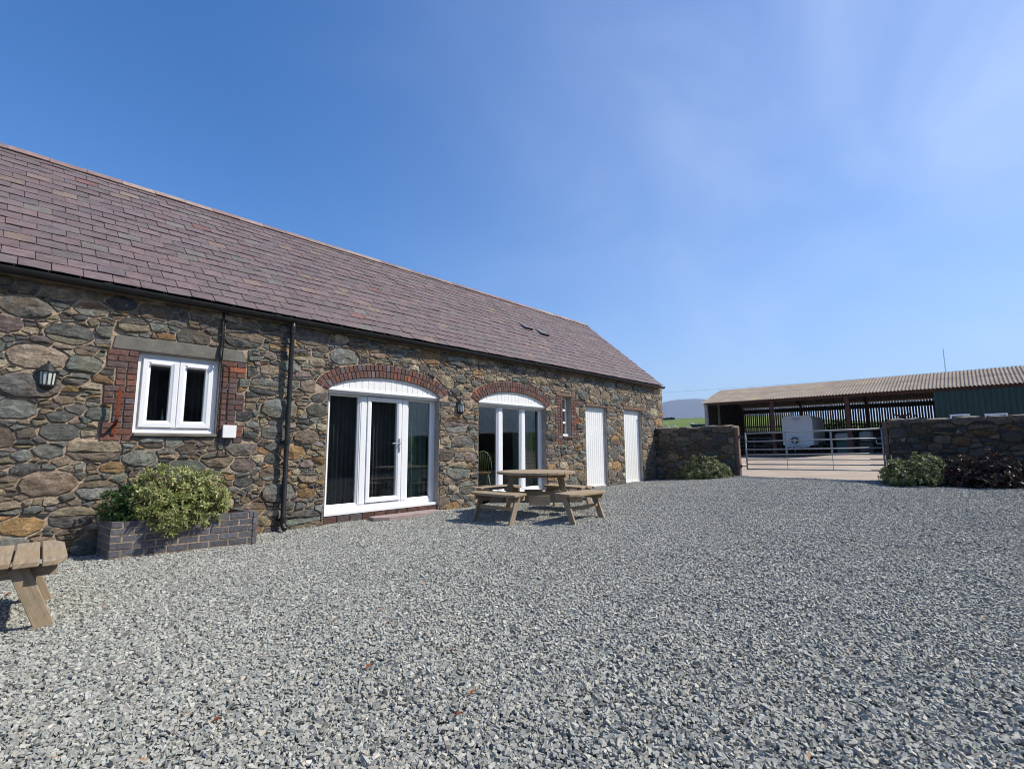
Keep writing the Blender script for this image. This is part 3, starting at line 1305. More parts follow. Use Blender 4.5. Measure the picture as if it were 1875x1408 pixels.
# ridge tiles
x = -0.6
while x < RX1:
    x1 = min(x + 0.455, RX1 + 0.03)
    mb = MB()
    rise = rg.uniform(-0.004, 0.004)
    V = []
    leg, th = 0.185, 0.016
    for xx in (x + 0.003, x1 - 0.003):
        for lv in (0.030, 0.030 + th):
            for (yy, zz) in ((RY - leg * ty, RZ - leg * tz), (RY - 0.02, RZ - 0.012), (RY + 0.02, RZ - 0.012), (RY + leg * ty, RZ - leg * tz)):
                V.append((xx, yy + (ny if yy < RY else -ny) * lv, zz + nz_ * lv + rise))
    F = []
    for i in range(3):
        F += [(4 + i, 12 + i, 13 + i, 5 + i), (i, i + 1, 9 + i, 8 + i), (i, 4 + i, 5 + i, i + 1), (8 + i, 9 + i, 13 + i, 12 + i)]
    F += [(0, 8, 12, 4), (3, 7, 15, 11)]
    s = rg.uniform(0.82, 1.15)
    mb.add(V, F, tuple(q * s for q in rg.choice([(0.25, 0.165, 0.150), (0.21, 0.15, 0.15), (0.27, 0.20, 0.17)])))
    obj('ridge_tile', mb, 'slate', roof_o)
    x = x1
# roof vents
for vx, vs in ((9.98, 2.0), (10.56, 1.86)):
    mb = MB()
    w, l = 0.16, 0.34
    P = [rs(vx - w, vs - 0.09, 0.03), rs(vx + w, vs - 0.09, 0.03), rs(vx + w, vs + l - 0.09, 0.028), rs(vx - w, vs + l - 0.09, 0.028),
         rs(vx - w, vs - 0.09, 0.085), rs(vx + w, vs - 0.09, 0.085), rs(vx + w, vs + l - 0.09, 0.034), rs(vx - w, vs + l - 0.09, 0.034)]
    mb.add(P, [(4, 5, 6, 7), (0, 4, 7, 3), (1, 2, 6, 5), (2, 3, 7, 6)], (0.14, 0.13, 0.15))
    vo = obj('roof_vent', mb, 'slate', roof_o)
    mb = MB()
    mb.add([rs(vx - w + .012, vs - 0.085, 0.032), rs(vx + w - .012, vs - 0.085, 0.032), rs(vx + w - .012, vs - 0.085, 0.078), rs(vx - w + .012, vs - 0.085, 0.078)], [(0, 1, 2, 3)])
    obj('vent_mouth', mb, 'black', roof_o)

# gutter, brackets, downpipe
GY, GZ, GR = -0.135, 3.118, 0.052
gut = MB()
prof = [(GY + GR * math.cos(a), GZ + GR * 1.15 * math.sin(a)) for a in [math.pi + math.pi * k / 10 for k in range(11)]]
prof2 = [(GY + (GR - 0.004) * math.cos(a), GZ + (GR - 0.004) * 1.15 * math.sin(a)) for a in [2 * math.pi - math.pi * k / 10 for k in range(11)]]
gut.prism(prof + prof2, 'x', -2.5, 14.985)
gutter = obj('gutter', gut, 'black', barn, smooth=False)
for gx in [-1.1 + 1.93 * k for k in range(9)] + [14.97]:
    mb = MB()
    r = GR + 0.006
    pr = [(GY + r * math.cos(a), GZ + 0.003 + r * 1.15 * math.sin(a)) for a in [math.pi + math.pi * k / 10 for k in range(11)]]
    mb.prism(pr + [(GY + r, GZ + 0.008), (GY - r, GZ + 0.008)], 'x', gx - 0.04 if gx < 14 else 14.95, gx + 0.04 if gx < 14 else 14.99)
    obj('gutter_joint', mb, 'black', gutter)
pipe = MB()
pipe.tube([(3.005, -0.125, 3.07), (3.005, -0.12, 2.98), (3.005, -0.105, 2.90), (3.005, -0.102, 0.16), (3.005, -0.13, 0.10), (3.0, -0.19, 0.075)], 0.034, 14)
pipe_o = obj('downpipe', pipe, 'black', barn, smooth=True)
for zz, rr, hh in ((2.955, 0.041, 0.05), (1.30, 0.040, 0.035), (0.20, 0.040, 0.04)):
    mb = MB()
    mb.tube([(3.005, -0.106, zz - hh), (3.005, -0.106, zz + hh)], rr, 14)
    if rr < 0.0405:
        mb.box(2.94, 3.07, -0.07, -0.005, zz - 0.014, zz + 0.014)
    obj('pipe_collar', mb, 'black', pipe_o)
cab = MB()
cab.tube([(2.085, -0.07, 3.05), (2.088, -0.045, 2.86), (2.095, -0.045, 2.62), (2.075, -0.042, 2.50), (2.088, -0.05, 2.38)], 0.016, 8)
cab.tube([(2.12, -0.05, 2.95), (2.115, -0.05, 2.72), (2.105, -0.05, 2.40)], 0.008, 6)
obj('electric_cable', cab, 'black', barn, smooth=True)
for dx in (0.02, 0.10):
    cab = MB()
    cab.tube([(2.095, -0.035, 2.42), (2.12 + dx, -0.026, 2.30), (2.12 + dx, -0.024, 1.6), (2.115 + dx, -0.026, 1.2), (2.10 + dx * 1.5, -0.05, 1.12)], 0.0045, 6)
    obj('electric_cable', cab, 'black', barn, smooth=True)
mb = MB()
mb.box(2.172, 2.325, -0.075, -0.012, 1.352, 1.508)
jb = obj('junction_box', mb, 'white', barn, bevel=0.01)
mb = MB()
mb.box(2.166, 2.331, -0.085, -0.066, 1.350, 1.518)
obj('box_lid', mb, 'white', jb, bevel=0.005)
# rusty shutter stay
hook = MB()
path = [(1.036, -0.16, 1.925), (1.034, -0.16, 1.75), (1.030, -0.158, 1.60), (1.028, -0.148, 1.55), (1.026, -0.12, 1.510), (1.025, -0.075, 1.490), (1.025, -0.03, 1.484)]
for a, b in zip(path[:-1], path[1:]):
    a, b = Vector(a), Vector(b)
    d = (b - a) / 2
    nn = Vector((1, 0, 0)).cross(d).normalized()
    hook.obox((a + b) / 2, Vector((0.017, 0, 0)), d * 1.03, nn * 0.005)
hook.box(1.008, 1.044, -0.030, -0.018, 1.375, 1.490)
obj('iron_stay', hook, 'rust', barn)


# ---- glazing
def rail(mb, x0, x1, z0, z1, y0, y1):
    mb.box(x0, x1, y0, y1, z0, z1)


def pane(parent, x0, x1, z0, z1, y):
    mb = MB()
    mb.add([(x0, y, z0), (x1, y, z0), (x1, y, z1), (x0, y, z1)], [(0, 1, 2, 3)])
    return obj('pane', mb, 'glass', parent)


def mould(x0, x1, z0, z1, w, y0, y1, bw=0.012):
    """a mitred frame with a sloping inner bead: y0 front, y1 back"""
    mb = MB()
    rect4 = lambda d: [(x0 + d, z0 + d), (x1 - d, z0 + d), (x1 - d, z1 - d), (x0 + d, z1 - d)]
    loops = [(0, y1), (0, y0 + 0.006), (0.006, y0), (w - bw - 0.012, y0), (w - bw, y0 + 0.008), (w, y0 + 0.018), (w, y1)]
    V = []
    for d, y in loops:
        V += [(x, y, z) for x, z in rect4(d)]
    F = []
    for r in range(len(loops) - 1):
        for i in range(4):
            j = (i + 1) % 4
            F.append((r * 4 + i, r * 4 + j, r * 4 + 4 + j, r * 4 + 4 + i))
    mb.add(V, F)
    return mb


def french(a, p):
    """arched glazed screen; p: dict of positions"""
    x0, x1, zs, zt = a
    d = bpy.data.objects.new(p['name'], None)
    COL.objects.link(d)
    d.parent = barn
    yf = 0.13
    fr = MB()
    zb, ztop = 0.205, 2.10
    fr.box(x0 + 0.002, x0 + 0.075, yf, yf + 0.07, zb, zs - 0.03)
    fr.box(x1 - 0.075, x1 - 0.002, yf, yf + 0.07, zb, zs - 0.03)
    fr.box(x0 + 0.002, x1 - 0.002, yf - 0.002, yf + 0.07, 2.085, 2.168)
    fr.box(x0 + 0.075, x1 - 0.075, yf, yf + 0.07, zb, zb + 0.075)
    obj('frame', fr, 'white', d, bevel=0.004)
    s = MB()
    s.box(x0 - 0.0, x1 + 0.06, yf - 0.10, yf + 0.07, 0.155, 0.203)
    obj('sill', s, 'white', d, bevel=0.006)
    for m0, m1 in p['mullions']:
        mb = MB()
        mb.box(m0, m1, yf - 0.003, yf + 0.07, zb + 0.076, 2.084)
        mb.box(m0 + 0.022, m1 - 0.022, yf - 0.012, yf - 0.002, zb + 0.078, 2.082)
        obj('mullion', mb, 'white', d, bevel=0.003)
    for (a0, a1) in p['lights']:
        obj('casement', mould(a0, a1, zb + 0.078, 2.083, 0.030, yf + 0.004, yf + 0.06, 0.014), 'white', d)
        pane(d, a0 + 0.028, a1 - 0.028, zb + 0.105, 2.056, yf + 0.035)
    if 'leaf' in p:
        l0, l1 = p['leaf']
        lf = obj('door_leaf', mould(l0, l1, zb + 0.090, 2.082, 0.082, yf - 0.022, yf + 0.055, 0.016), 'white', d)
        pane(d, l0 + 0.08, l1 - 0.08, zb + 0.17, 2.005, yf + 0.02)
        mb = MB()
        hx = l1 - 0.034
        mb.box(hx - 0.014, hx + 0.014, yf - 0.034, yf - 0.0225, 1.13, 1.37)
        mb.box(hx - 0.170, hx + 0.012, yf - 0.075, yf - 0.060, 1.272, 1.294)
        mb.tube([(hx, yf - 0.034, 1.283), (hx, yf - 0.066, 1.283)], 0.011, 8)
        mb.tube([(hx, yf - 0.034, 1.19), (hx, yf - 0.040, 1.19)], 0.010, 8)
        obj('handle', mb, 'steel', d, bevel=0.003)
        mb = MB()
        mb.box(l0 + 0.16, l1 - 0.12, yf - 0.036, yf - 0.020, 2.048, 2.066)
        obj('trickle_vent', mb, 'white', d, bevel=0.003)
    # boarded head
    P = arch_pts(a, 60)
    c = (x0 + x1) / 2

    def topz(x, off):
        best = zs
        for i in range(60):
            if P[i][0] <= x <= P[i + 1][0]:
                t = (x - P[i][0]) / (P[i + 1][0] - P[i][0] + 1e-9)
                best = P[i][1] + t * (P[i + 1][1] - P[i][1])
        return best - off
    nb = p['boards']
    bw = (x1 - x0 - 0.06) / nb
    for k in range(nb):
        b0, b1 = x0 + 0.03 + k * bw, x0 + 0.03 + (k + 1) * bw
        g = 0.0028
        xs_ = [b0 + g + (b1 - b0 - 2 * g) * i / 4 for i in range(5)]
        tops = [(xx, topz(xx, 0.022)) for xx in xs_]
        tops = [(xx, max(zz, 2.1705)) for xx, zz in tops]
        if max(z for x, z in tops) < 2.176:
            continue
        mb = MB()
        mb.prism([(xs_[0], 2.1695), (xs_[-1], 2.1695)] + tops[::-1], 'y', 0.030, 0.056)
        obj('board', mb, 'whitewood', d, bevel=0.002)
    mb = MB()
    V = [(x, 0.058, z) for x, z in P] + [(x, 0.058, 2.09) for x, z in P]
    F = [(i, 61 + i, 62 + i, i + 1) for i in range(60)]
    mb.add(V, F)
    obj('backing_board', mb, 'whitewood', d)
    mb = MB()
    mb.box(x0 + 0.004, x1 - 0.004, 0.016, 0.07, 2.128, 2.168)
    obj('head_rail', mb, 'white', d, bevel=0.004)
    # curved trim
    mb = MB()
    Q = arch_pts(a, 60, -0.028)
    V, F = [], []
    for i in range(61):
        V += [(P[i][0], 0.022, max(P[i][1], 2.12)), (P[i][0], 0.06, max(P[i][1], 2.12)), (Q[i][0], 0.06, max(Q[i][1], 2.12)), (Q[i][0], 0.022, max(Q[i][1], 2.12))]
    for i in range(60):
        for j in range(4):
            F.append((i * 4 + j, i * 4 + (j + 1) % 4, i * 4 + 4 + (j + 1) % 4, i * 4 + 4 + j))
    mb.add(V, F)
    obj('arch_trim', mb, 'white', d)
    return d


french(A1, dict(name='glazed_door', mullions=[(4.285, 4.420), (5.108, 5.250)], lights=[(3.735, 4.284), (5.251, 5.797)], leaf=(4.424, 5.104), boards=19))
french(A2, dict(name='glazed_screen', mullions=[(7.585, 7.725), (8.325, 8.465)], lights=[(6.970, 7.584), (7.726, 8.324), (8.466, 9.000)], boards=19))

# casement window by the lintel
win = bpy.data.objects.new('casement_window', None)
COL.objects.link(win)
win.parent = barn
obj('frame', mould(1.207, 2.105, 1.400, 2.398, 0.066, 0.070, 0.155, 0.012), 'white', win)
mb = MB()
mb.box(1.617, 1.683, 0.075, 0.155, 1.466, 2.332)
obj('mullion', mb, 'white', win)
mb = MB()
mb.box(1.207, 2.105, 0.045, 0.12, 1.399, 1.432)
obj('sill', mb, 'white', win, bevel=0.008)
for c0, c1 in ((1.262, 1.648), (1.652, 2.042)):
    sash = obj('sash', mould(c0, c1, 1.472, 2.336, 0.086, 0.045, 0.13, 0.022), 'white', win)
    pane(win, c0 + 0.083, c1 - 0.083, 1.553, 2.255, 0.10)
    mb = MB()
    mb.box(c0 + 0.085, c1 - 0.075, 0.024, 0.046, 2.262, 2.282)
    obj('trickle_vent', mb, 'white', win, bevel=0.003)

# slit window
win2 = bpy.data.objects.new('slit_window', None)
COL.objects.link(win2)
win2.parent = barn
obj('frame', mould(9.727, 10.070, 1.472, 2.438, 0.05, 0.13, 0.19, 0.01), 'white', win2)
for z in (1.78, 2.09):
    mb = MB()
    mb.box(9.777, 10.02, 0.10, 0.17, z, z + 0.055)
    obj('glazing_bar', mb, 'white', win2, bevel=0.006)
mb = MB()
mb.box(9.727, 10.07, 0.06, 0.15, 1.47, 1.522)
obj('sill', mb, 'white', win2, bevel=0.006)
for z0, z1 in ((1.522, 1.779), (1.836, 2.089), (2.146, 2.388)):
    pane(win2, 9.775, 10.022, z0, z1, 0.155)


def plank_door(x0, x1, zb, zt, nb, cut=None):
    d = bpy.data.objects.new('plank_door', None)
    COL.objects.link(d)
    d.parent = barn
    y = 0.075
    end = x1 - (0.03 if cut is None else 0.14)
    bw = (end - x0 - 0.03) / nb
    for k in range(nb):
        a, b = x0 + 0.03 + k * bw + 0.004, x0 + 0.03 + (k + 1) * bw - 0.004
        mb = MB()
        mb.box(a, b, y, y + 0.028, zb + 0.03, zt - 0.05)
        obj('board', mb, 'whitewood', d, bevel=0.006)
    mb = MB()
    mb.box(x0 + 0.03, end, y + 0.024, y + 0.045, zb + 0.03, zt - 0.05)
    obj('backing_board', mb, 'whitewood', d)
    fr = MB()
    fr.box(x0 + 0.002, x0 + 0.03, y - 0.01, y + 0.06, zb + 0.03, zt - 0.05)
    fr.box(x0 + 0.002, x1 - 0.002, y - 0.012, y + 0.06, zt - 0.05, zt - 0.002)
    fr.box(x0 + 0.002, x1 - 0.002, y - 0.03, y + 0.06, zb, zb + 0.028)
    if cut is None:
        fr.box(x1 - 0.03, x1 - 0.002, y - 0.01, y + 0.06, zb + 0.03, zt - 0.05)
    else:
        fr.box(x1 - 0.055, x1 - 0.002, y + 0.01, y + 0.06, zb + 0.03, cut - 0.002)
        fr.box(end, x1 - 0.002, y + 0.001, y + 0.06, cut, zt - 0.052)
        fr.box(end + 0.002, x1 - 0.057, y + 0.042, y + 0.06, zb + 0.03, cut - 0.002)
    obj('frame', fr, 'white', d, bevel=0.003)
    mb = MB()
    mb.box(x0, x1, 0.02, 0.16, -0.1, zb - 0.002)
    obj('threshold', mb, 'render', d)
    return d


plank_door(10.70, 11.712, 0.165, 2.262, 10)
plank_door(12.64, 13.66, 0.175, 2.272, 9, cut=2.02)


# ---- interior things seen through the glass
def curtain(name, label, x0, x1, y, z0, z1, mat, nf, amp=0.035, c=None):
    mb = MB()
    n = nf * 8
    V, F = [], []
    for i in range(n + 1):
        t = i / n
        x = x0 + (x1 - x0) * t
        ph = t * nf * 2 * math.pi
        for zz, k in ((z0, 1.0), ((z0 + z1) / 2, 0.9), (z1, 0.6)):
            V.append((x + 0.006 * math.sin(ph * 2.3), y + k * amp * (math.sin(ph) + 0.35 * math.sin(ph * 2.37 + 1)), zz))
    for i in range(n):
        for j in range(2):
            F.append((i * 3 + j, i * 3 + 3 + j, i * 3 + 4 + j, i * 3 + 1 + j))
    mb.add(V, F)
    return one(name, label, 'curtain', mb, mat, 'curtains behind the glass', smooth=True)


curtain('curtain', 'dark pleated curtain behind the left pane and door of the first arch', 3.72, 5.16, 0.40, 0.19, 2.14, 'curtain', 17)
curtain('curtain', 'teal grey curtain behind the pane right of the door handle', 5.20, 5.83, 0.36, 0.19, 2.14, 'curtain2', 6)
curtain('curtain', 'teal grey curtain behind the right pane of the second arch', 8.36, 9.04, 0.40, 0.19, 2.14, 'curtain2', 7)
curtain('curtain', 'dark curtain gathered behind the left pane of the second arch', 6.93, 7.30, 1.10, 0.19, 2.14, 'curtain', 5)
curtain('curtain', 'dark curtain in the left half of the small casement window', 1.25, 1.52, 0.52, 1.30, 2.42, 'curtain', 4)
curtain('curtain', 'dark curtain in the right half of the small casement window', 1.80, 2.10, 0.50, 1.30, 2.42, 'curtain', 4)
bo = thing('toy_boat', 'blue sailed model boat standing inside the casement window', 'ornament', (1.53, 0.24, 1.402))
mb = MB()
mb.prism([(1.46, 1.43), (1.60, 1.43), (1.57, 1.402), (1.49, 1.402)], 'y', 0.225, 0.255, (0.16, 0.05, 0.03))
obj('hull', mb, 'misc', bo)
mb = MB()
mb.prism([(1.475, 1.445), (1.535, 1.445), (1.535, 1.62)], 'y', 0.237, 0.241, (0.10, 0.25, 0.50))
mb.prism([(1.545, 1.445), (1.59, 1.445), (1.545, 1.66)], 'y', 0.237, 0.241, (0.55, 0.58, 0.58))
obj('sail', mb, 'misc', bo)
mb = MB()
mb.tube([(1.54, 0.239, 1.43), (1.54, 0.239, 1.72)], 0.004, 6, (0.4, 0.38, 0.35))
obj('mast', mb, 'misc', bo)

ch = thing('spindle_chair', 'pale green hoop back spindle chair inside the second arch', 'chair', (7.60, 0.66, 0.17))
GC = (0.30, 0.36, 0.18)
mb = MB()
cx, cy = 7.62, 0.60
hoop = []
for i in range(17):
    a = math.pi * i / 16
    hoop.append((cx + 0.02 - 0.0, cy - 0.0, 0))
bx = Vector((0.82, -0.57, 0))     # across the back
by = Vector((0.57, 0.82, 0))      # from the back towards the seat front
c0 = Vector((7.60, 0.62, 0.645))
hp = []
for i in range(19):
    a = math.pi * i / 18
    hp.append(c0 + bx * (-0.20 * math.cos(a)) + Vector((0, 0, 0.03 + 0.44 * math.sin(a) ** 0.75)) - by * (0.05 * math.sin(a)))
mb.tube(hp, 0.012, 8, GC)
obj('hoop', mb, 'misc', ch, smooth=True)
for k in range(7):
    t = -0.15 + 0.05 * k
    a = math.acos(-t / 0.20)
    mb = MB()
    mb.tube([c0 + bx * t * 0.8 + Vector((0, 0, 0.01)), c0 + bx * t + Vector((0, 0, 0.03 + 0.44 * math.sin(a) ** 0.75)) - by * 0.05 * math.sin(a)], 0.006, 6, GC)
    obj('spindle', mb, 'misc', ch, smooth=True)
mb = MB()
mb.lathe([(0.0, -0.015), (0.20, -0.015), (0.215, 0.0), (0.21, 0.014), (0.0, 0.016)], c0 + by * 0.17, 20, (0.38, 0.16, 0.05))
obj('seat', mb, 'misc', ch)
for sx in (-1, 1):
    for sy in (0.04, 0.32):
        mb = MB()
        mb.tube([c0 + bx * sx * 0.13 + by * (0.06 if sy < 0.1 else 0.28) - Vector((0, 0, 0.015)), c0 + bx * sx * 0.20 + by * (sy - 0.06 if sy < 0.1 else sy + 0.04) - Vector((0, 0, 0.475))], [0.016, 0.011], 8, GC)
        obj('leg', mb, 'misc', ch, smooth=True)
    mb = MB()
    mb.tube([c0 + bx * sx * 0.175 + by * 0.0 - Vector((0, 0, 0.29)), c0 + bx * sx * 0.175 + by * 0.33 - Vector((0, 0, 0.29))], 0.009, 6, GC)
    obj('stretcher', mb, 'misc', ch, smooth=True)
mb = MB()
mb.tube([c0 - bx * 0.175 + by * 0.16 - Vector((0, 0, 0.29)), c0 + bx * 0.175 + by * 0.16 - Vector((0, 0, 0.29))], 0.009, 6, GC)
obj('stretcher', mb, 'misc', ch, smooth=True)


# ------------------------------------------------------------------ wall lanterns
def lantern(x, z, label):
    t = thing('wall_lantern', label, 'wall lamp', (x, 0.0, z), 'half lanterns on the barn wall')
    c = (x, -0.035, z)
    a0, a1 = math.pi, 2 * math.pi
    mb = MB()
    mb.lathe([(0.0, 0.325), (0.012, 0.322), (0.012, 0.295), (0.03, 0.285), (0.05, 0.262), (0.088, 0.215), (0.095, 0.205), (0.092, 0.198), (0.0, 0.198)], c, 6, None, a0, a1)
    mb.box(x - 0.095, x + 0.095, -0.036, -0.006, z + 0.198, z + 0.225)
    obj('cap', mb, 'blackmetal', t)
    mb = MB()
    mb.lathe([(0.0, 0.06), (0.070, 0.06), (0.072, 0.045), (0.055, 0.025), (0.02, 0.0), (0.0, 0.0)][::-1], c, 6, None, a0, a1)
    obj('base', mb, 'blackmetal', t)
    for k in range(7):
        a = a0 + (a1 - a0) * k / 6
        p0 = Vector((x + 0.070 * math.cos(a), -0.035 + 0.070 * math.sin(a), z + 0.055))
        p1 = Vector((x + 0.082 * math.cos(a), -0.035 + 0.082 * math.sin(a), z + 0.202))
        mb = MB()
        mb.tube([p0, p1], 0.0055, 5)
        obj('glazing_bar', mb, 'blackmetal', t)
    for k in range(6):
        b0, b1 = a0 + (a1 - a0) * k / 6, a0 + (a1 - a0) * (k + 1) / 6
        P = lambda a, r, zz: (x + r * math.cos(a), -0.035 + r * math.sin(a), z + zz)
        mb = MB()
        mb.add([P(b0, 0.068, 0.06), P(b1, 0.068, 0.06), P(b1, 0.079, 0.2), P(b0, 0.079, 0.2)], [(0, 1, 2, 3)])
        obj('pane', mb, 'lampglass', t)
    mb = MB()
    mb.box(x - 0.055, x + 0.055, -0.036, 0.03, z + 0.02, z + 0.27)
    obj('back_plate', mb, 'blackmetal', t)
    return t


lantern(0.410, 1.850, 'black half lantern on the stone wall left of the casement window')
lantern(6.375, 1.845, 'black half lantern on the stone wall between the two brick arches')

# doorstep slab
mb = MB()
zt = 0.088
mb.prism([(4.42, -0.02), (5.74, -0.02), (5.78, -0.20), (5.35, -0.30), (4.62, -0.33), (4.40, -0.20)], 'z', -0.02, zt)
one('doorstep', 'thin purple slate slab on the gravel below the glazed door', 'step', mb, 'step', bevel=0.006)


# ------------------------------------------------------------------ plants
def leaf_quad(mb, p, d, n, L, W, cm, ce):
    """one keeled leaf: base p, direction d, face normal n"""
    s = d.cross(n).normalized()
    up = s.cross(d)
    m = p + d * L * 0.5
    V = [p, m - s * W / 2 + up * W * 0.12, p + d * L - up * L * 0.08, m + s * W / 2 + up * W * 0.12, m - up * W * 0.05]
    mb.add(V, [(0, 4, 1), (1, 4, 2), (2, 4, 3), (3, 4, 0)], [cm, ce, ce, ce, cm])


def shrub(name, label, cat, base, blobs, n, L, W, cols, seed, lpr=7, group=None, inner=0.25, flop=0.0, stemcol='twig', floor=None):
    rg = random.Random(seed)
    t = thing(name, label, cat, base, group)
    mb = MB()
    tot = sum((b[3] * b[4] * b[5]) ** 0.66 for b in blobs)
    stems = MB()
    for (bx, by_, bz, rx, ry, rz) in blobs:
        c = Vector((bx, by_, bz))
        m = int(n * (rx * ry * rz) ** 0.66 / tot)
        for i in range(m):
            while True:
                q = Vector((rg.gauss(0, 1), rg.gauss(0, 1), rg.gauss(0, 1)))
                if q.length > 1e-3:
                    q.normalize()
                    break
            rad = rg.uniform(0.86, 1.06) if rg.random() > inner else rg.uniform(0.4, 0.88)
            rad *= 1 + 0.24 * mnoise.noise(Vector((q.x * 2.2 + seed, q.y * 2.2, q.z * 2.2)) * 1.6)
            p = c + Vector((q.x * rx, q.y * ry, q.z * rz)) * rad
            if floor is not None and p.z < floor:
                continue
            ax = (Vector((q.x / rx, q.y / ry, q.z / rz)).normalized() + Vector((rg.gauss(0, 0.3), rg.gauss(0, 0.3), rg.gauss(0, 0.3) + 0.35 - flop))).normalized()
            s1 = ax.orthogonal().normalized()
            s2 = ax.cross(s1)
            cm, ce = rg.choice(cols)
            vv = rg.uniform(0.75, 1.25)
            cm = tuple(x * vv for x in cm)
            ce = tuple(min(0.9, x * vv) for x in ce)
            a0 = rg.uniform(0, 6.28)
            for k in range(lpr):
                a = a0 + k * 2.4
                el = 0.25 + 0.85 * (k / lpr)
                side = s1 * math.cos(a) + s2 * math.sin(a)
                d = (side * math.cos(el) + ax * math.sin(el)).normalized()
                nn = (ax * math.cos(el) - side * math.sin(el)).normalized()
                l = L * rg.uniform(0.7, 1.2) * (1.1 - 0.4 * k / lpr)
                leaf_quad(mb, p - ax * 0.01 * (lpr - k) * 0.3, d, nn, l, W * l / L, cm, ce)
            if i % 9 == 0:
                stems.tube([Vector(base) + Vector((rg.uniform(-.05, .05), rg.uniform(-.04, .04), 0)), (Vector(base) + p) / 2 + Vector((0, 0, 0.05)), p], [0.008, 0.006, 0.003], 4)
    obj('foliage', mb, 'leaf', t, kind='stuff')
    obj('stems', stems, stemcol, t, kind='stuff')
    return t


# ---- brick planter
planter = thing('brick_planter', 'low dark blue brick planter with pale joints against the barn wall', 'planter', (1.6, -0.4, 0.0))
PF = [(1.01, -0.56), (2.41, -0.80), (2.37, -0.12), (0.97, -0.08)]
PT = 0.427
core = MB()
ins = 0.006


def face_place(a, b):
    a, b = Vector((a[0], a[1], 0)), Vector((b[0], b[1], 0))
    d = (b - a).normalized()
    nrm = Vector((d.y, -d.x, 0))
    return (lambda u, z, h: tuple(a + d * u + nrm * h + Vector((0, 0, z)))), (b - a).length


inn = [(1.115, -0.47), (2.31, -0.675), (2.275, -0.20), (1.085, -0.17)]
V = [(x, y, z) for z in (-0.1, PT - 0.008) for x, y in PF] + [(x, y, z) for z in (PT - 0.008, 0.2) for x, y in inn]
F = []
for i in range(4):
    j = (i + 1) % 4
    F += [(i, j, j + 4, i + 4), (i + 4, j + 4, j + 8, i + 8), (i + 8, j + 8, j + 12, i + 12)]
core.add(V, F)
pl_core = obj('mortar_core', core, 'joint', planter)
soil = MB()
soil.add([(x, y, 0.365) for x, y in inn], [(0, 1, 2, 3)])
obj('soil', soil, 'soil', planter)
rg = random.Random(33)
CH = 0.0757


def eng_col():
    s = rg.uniform(0.85, 1.2)
    return tuple(x * s for x in rg.choice([(0.118, 0.118, 0.134), (0.130, 0.127, 0.140), (0.106, 0.104, 0.116)]))


for fi, (a, b, nbk) in enumerate(((PF[0], PF[1], 7.0), (PF[3], PF[0], 2.4), (PF[1], PF[2], 3.3))):
    pl, Lf = face_place(a, b)
    unit = Lf / nbk
    for c in range(6):
        z1 = PT - c * CH
        z0 = z1 - CH + 0.0125
        u = -unit * (0.5 if (c + (fi == 0)) % 2 == 1 else 0.0)
        while u < Lf - 0.01:
            u0, u1 = max(u, 0.0), min(u + unit, Lf)
            if u1 - u0 > 0.03:
                e0 = 0.0 if u0 <= 0 else 0.006
                e1 = 0.0 if u1 >= Lf else 0.006
                obj('brick', brick(u0 + e0, u1 - e1, z0, z1, 0.003, pl, eng_col(), rg, back=-0.05), 'engbrick', planter)
            u += unit
# top bed of the bricks: the top course shows its upper side as a rim
mb = MB()
V = [(x, y, PT + 0.001) for x, y in PF] + [(x, y, PT + 0.001) for x, y in inn]
mb.add(V, [(i, (i + 1) % 4, (i + 1) % 4 + 4, i + 4) for i in range(4)], (0.065, 0.063, 0.072))
obj('rim', mb, 'engbrick', planter)

CREAM = [((0.080, 0.140, 0.026), (0.52, 0.50, 0.22)), ((0.100, 0.165, 0.035), (0.62, 0.58, 0.28)), ((0.060, 0.110, 0.022), (0.34, 0.37, 0.12))]
DARK = [((0.028, 0.070, 0.014), (0.045, 0.105, 0.022)), ((0.022, 0.055, 0.012), (0.035, 0.085, 0.02))]
shrub('variegated_shrub', 'rounded cream and green variegated shrub spilling over the brick planter', 'shrub', (1.62, -0.38, 0.38),
      [(1.58, -0.36, 0.70, 0.42, 0.30, 0.33), (1.84, -0.40, 0.66, 0.32, 0.30, 0.28), (1.38, -0.42, 0.58, 0.26, 0.24, 0.22), (1.62, -0.60, 0.50, 0.42, 0.20, 0.17), (1.52, -0.71, 0.39, 0.16, 0.10, 0.15), (1.42, -0.66, 0.42, 0.12, 0.08, 0.10), (1.84, -0.74, 0.42, 0.14, 0.08, 0.09), (2.02, -0.44, 0.56, 0.18, 0.2, 0.17)],
      1080, 0.062, 0.020, CREAM, 3, 9)
shrub('evergreen_shrub', 'small dark green shrub at the shaded left end of the planter', 'shrub', (1.14, -0.30, 0.38),
      [(1.13, -0.33, 0.58, 0.22, 0.18, 0.21), (1.24, -0.36, 0.70, 0.17, 0.16, 0.14), (1.18, -0.45, 0.48, 0.16, 0.12, 0.12)],
      300, 0.052, 0.019, DARK, 9)


# ------------------------------------------------------------------ picnic tables
def plank(mb, poly, z0, z1, along):
    """a sawn board lying flat, its grain along the unit vector; keeps grain uv"""
    n0 = len(mb.v)
    mb.prism(poly, 'z', z0, z1)
    if mb.uv is None:
        mb.uv = []
    o1, o2 = rnd.uniform(0, 9), rnd.uniform(0, 9)
    for (x, y, z) in mb.v[n0:]:
        mb.uv.append((x * along[0] + y * along[1] + o1, -x * along[1] + y * along[0] + z + o2))


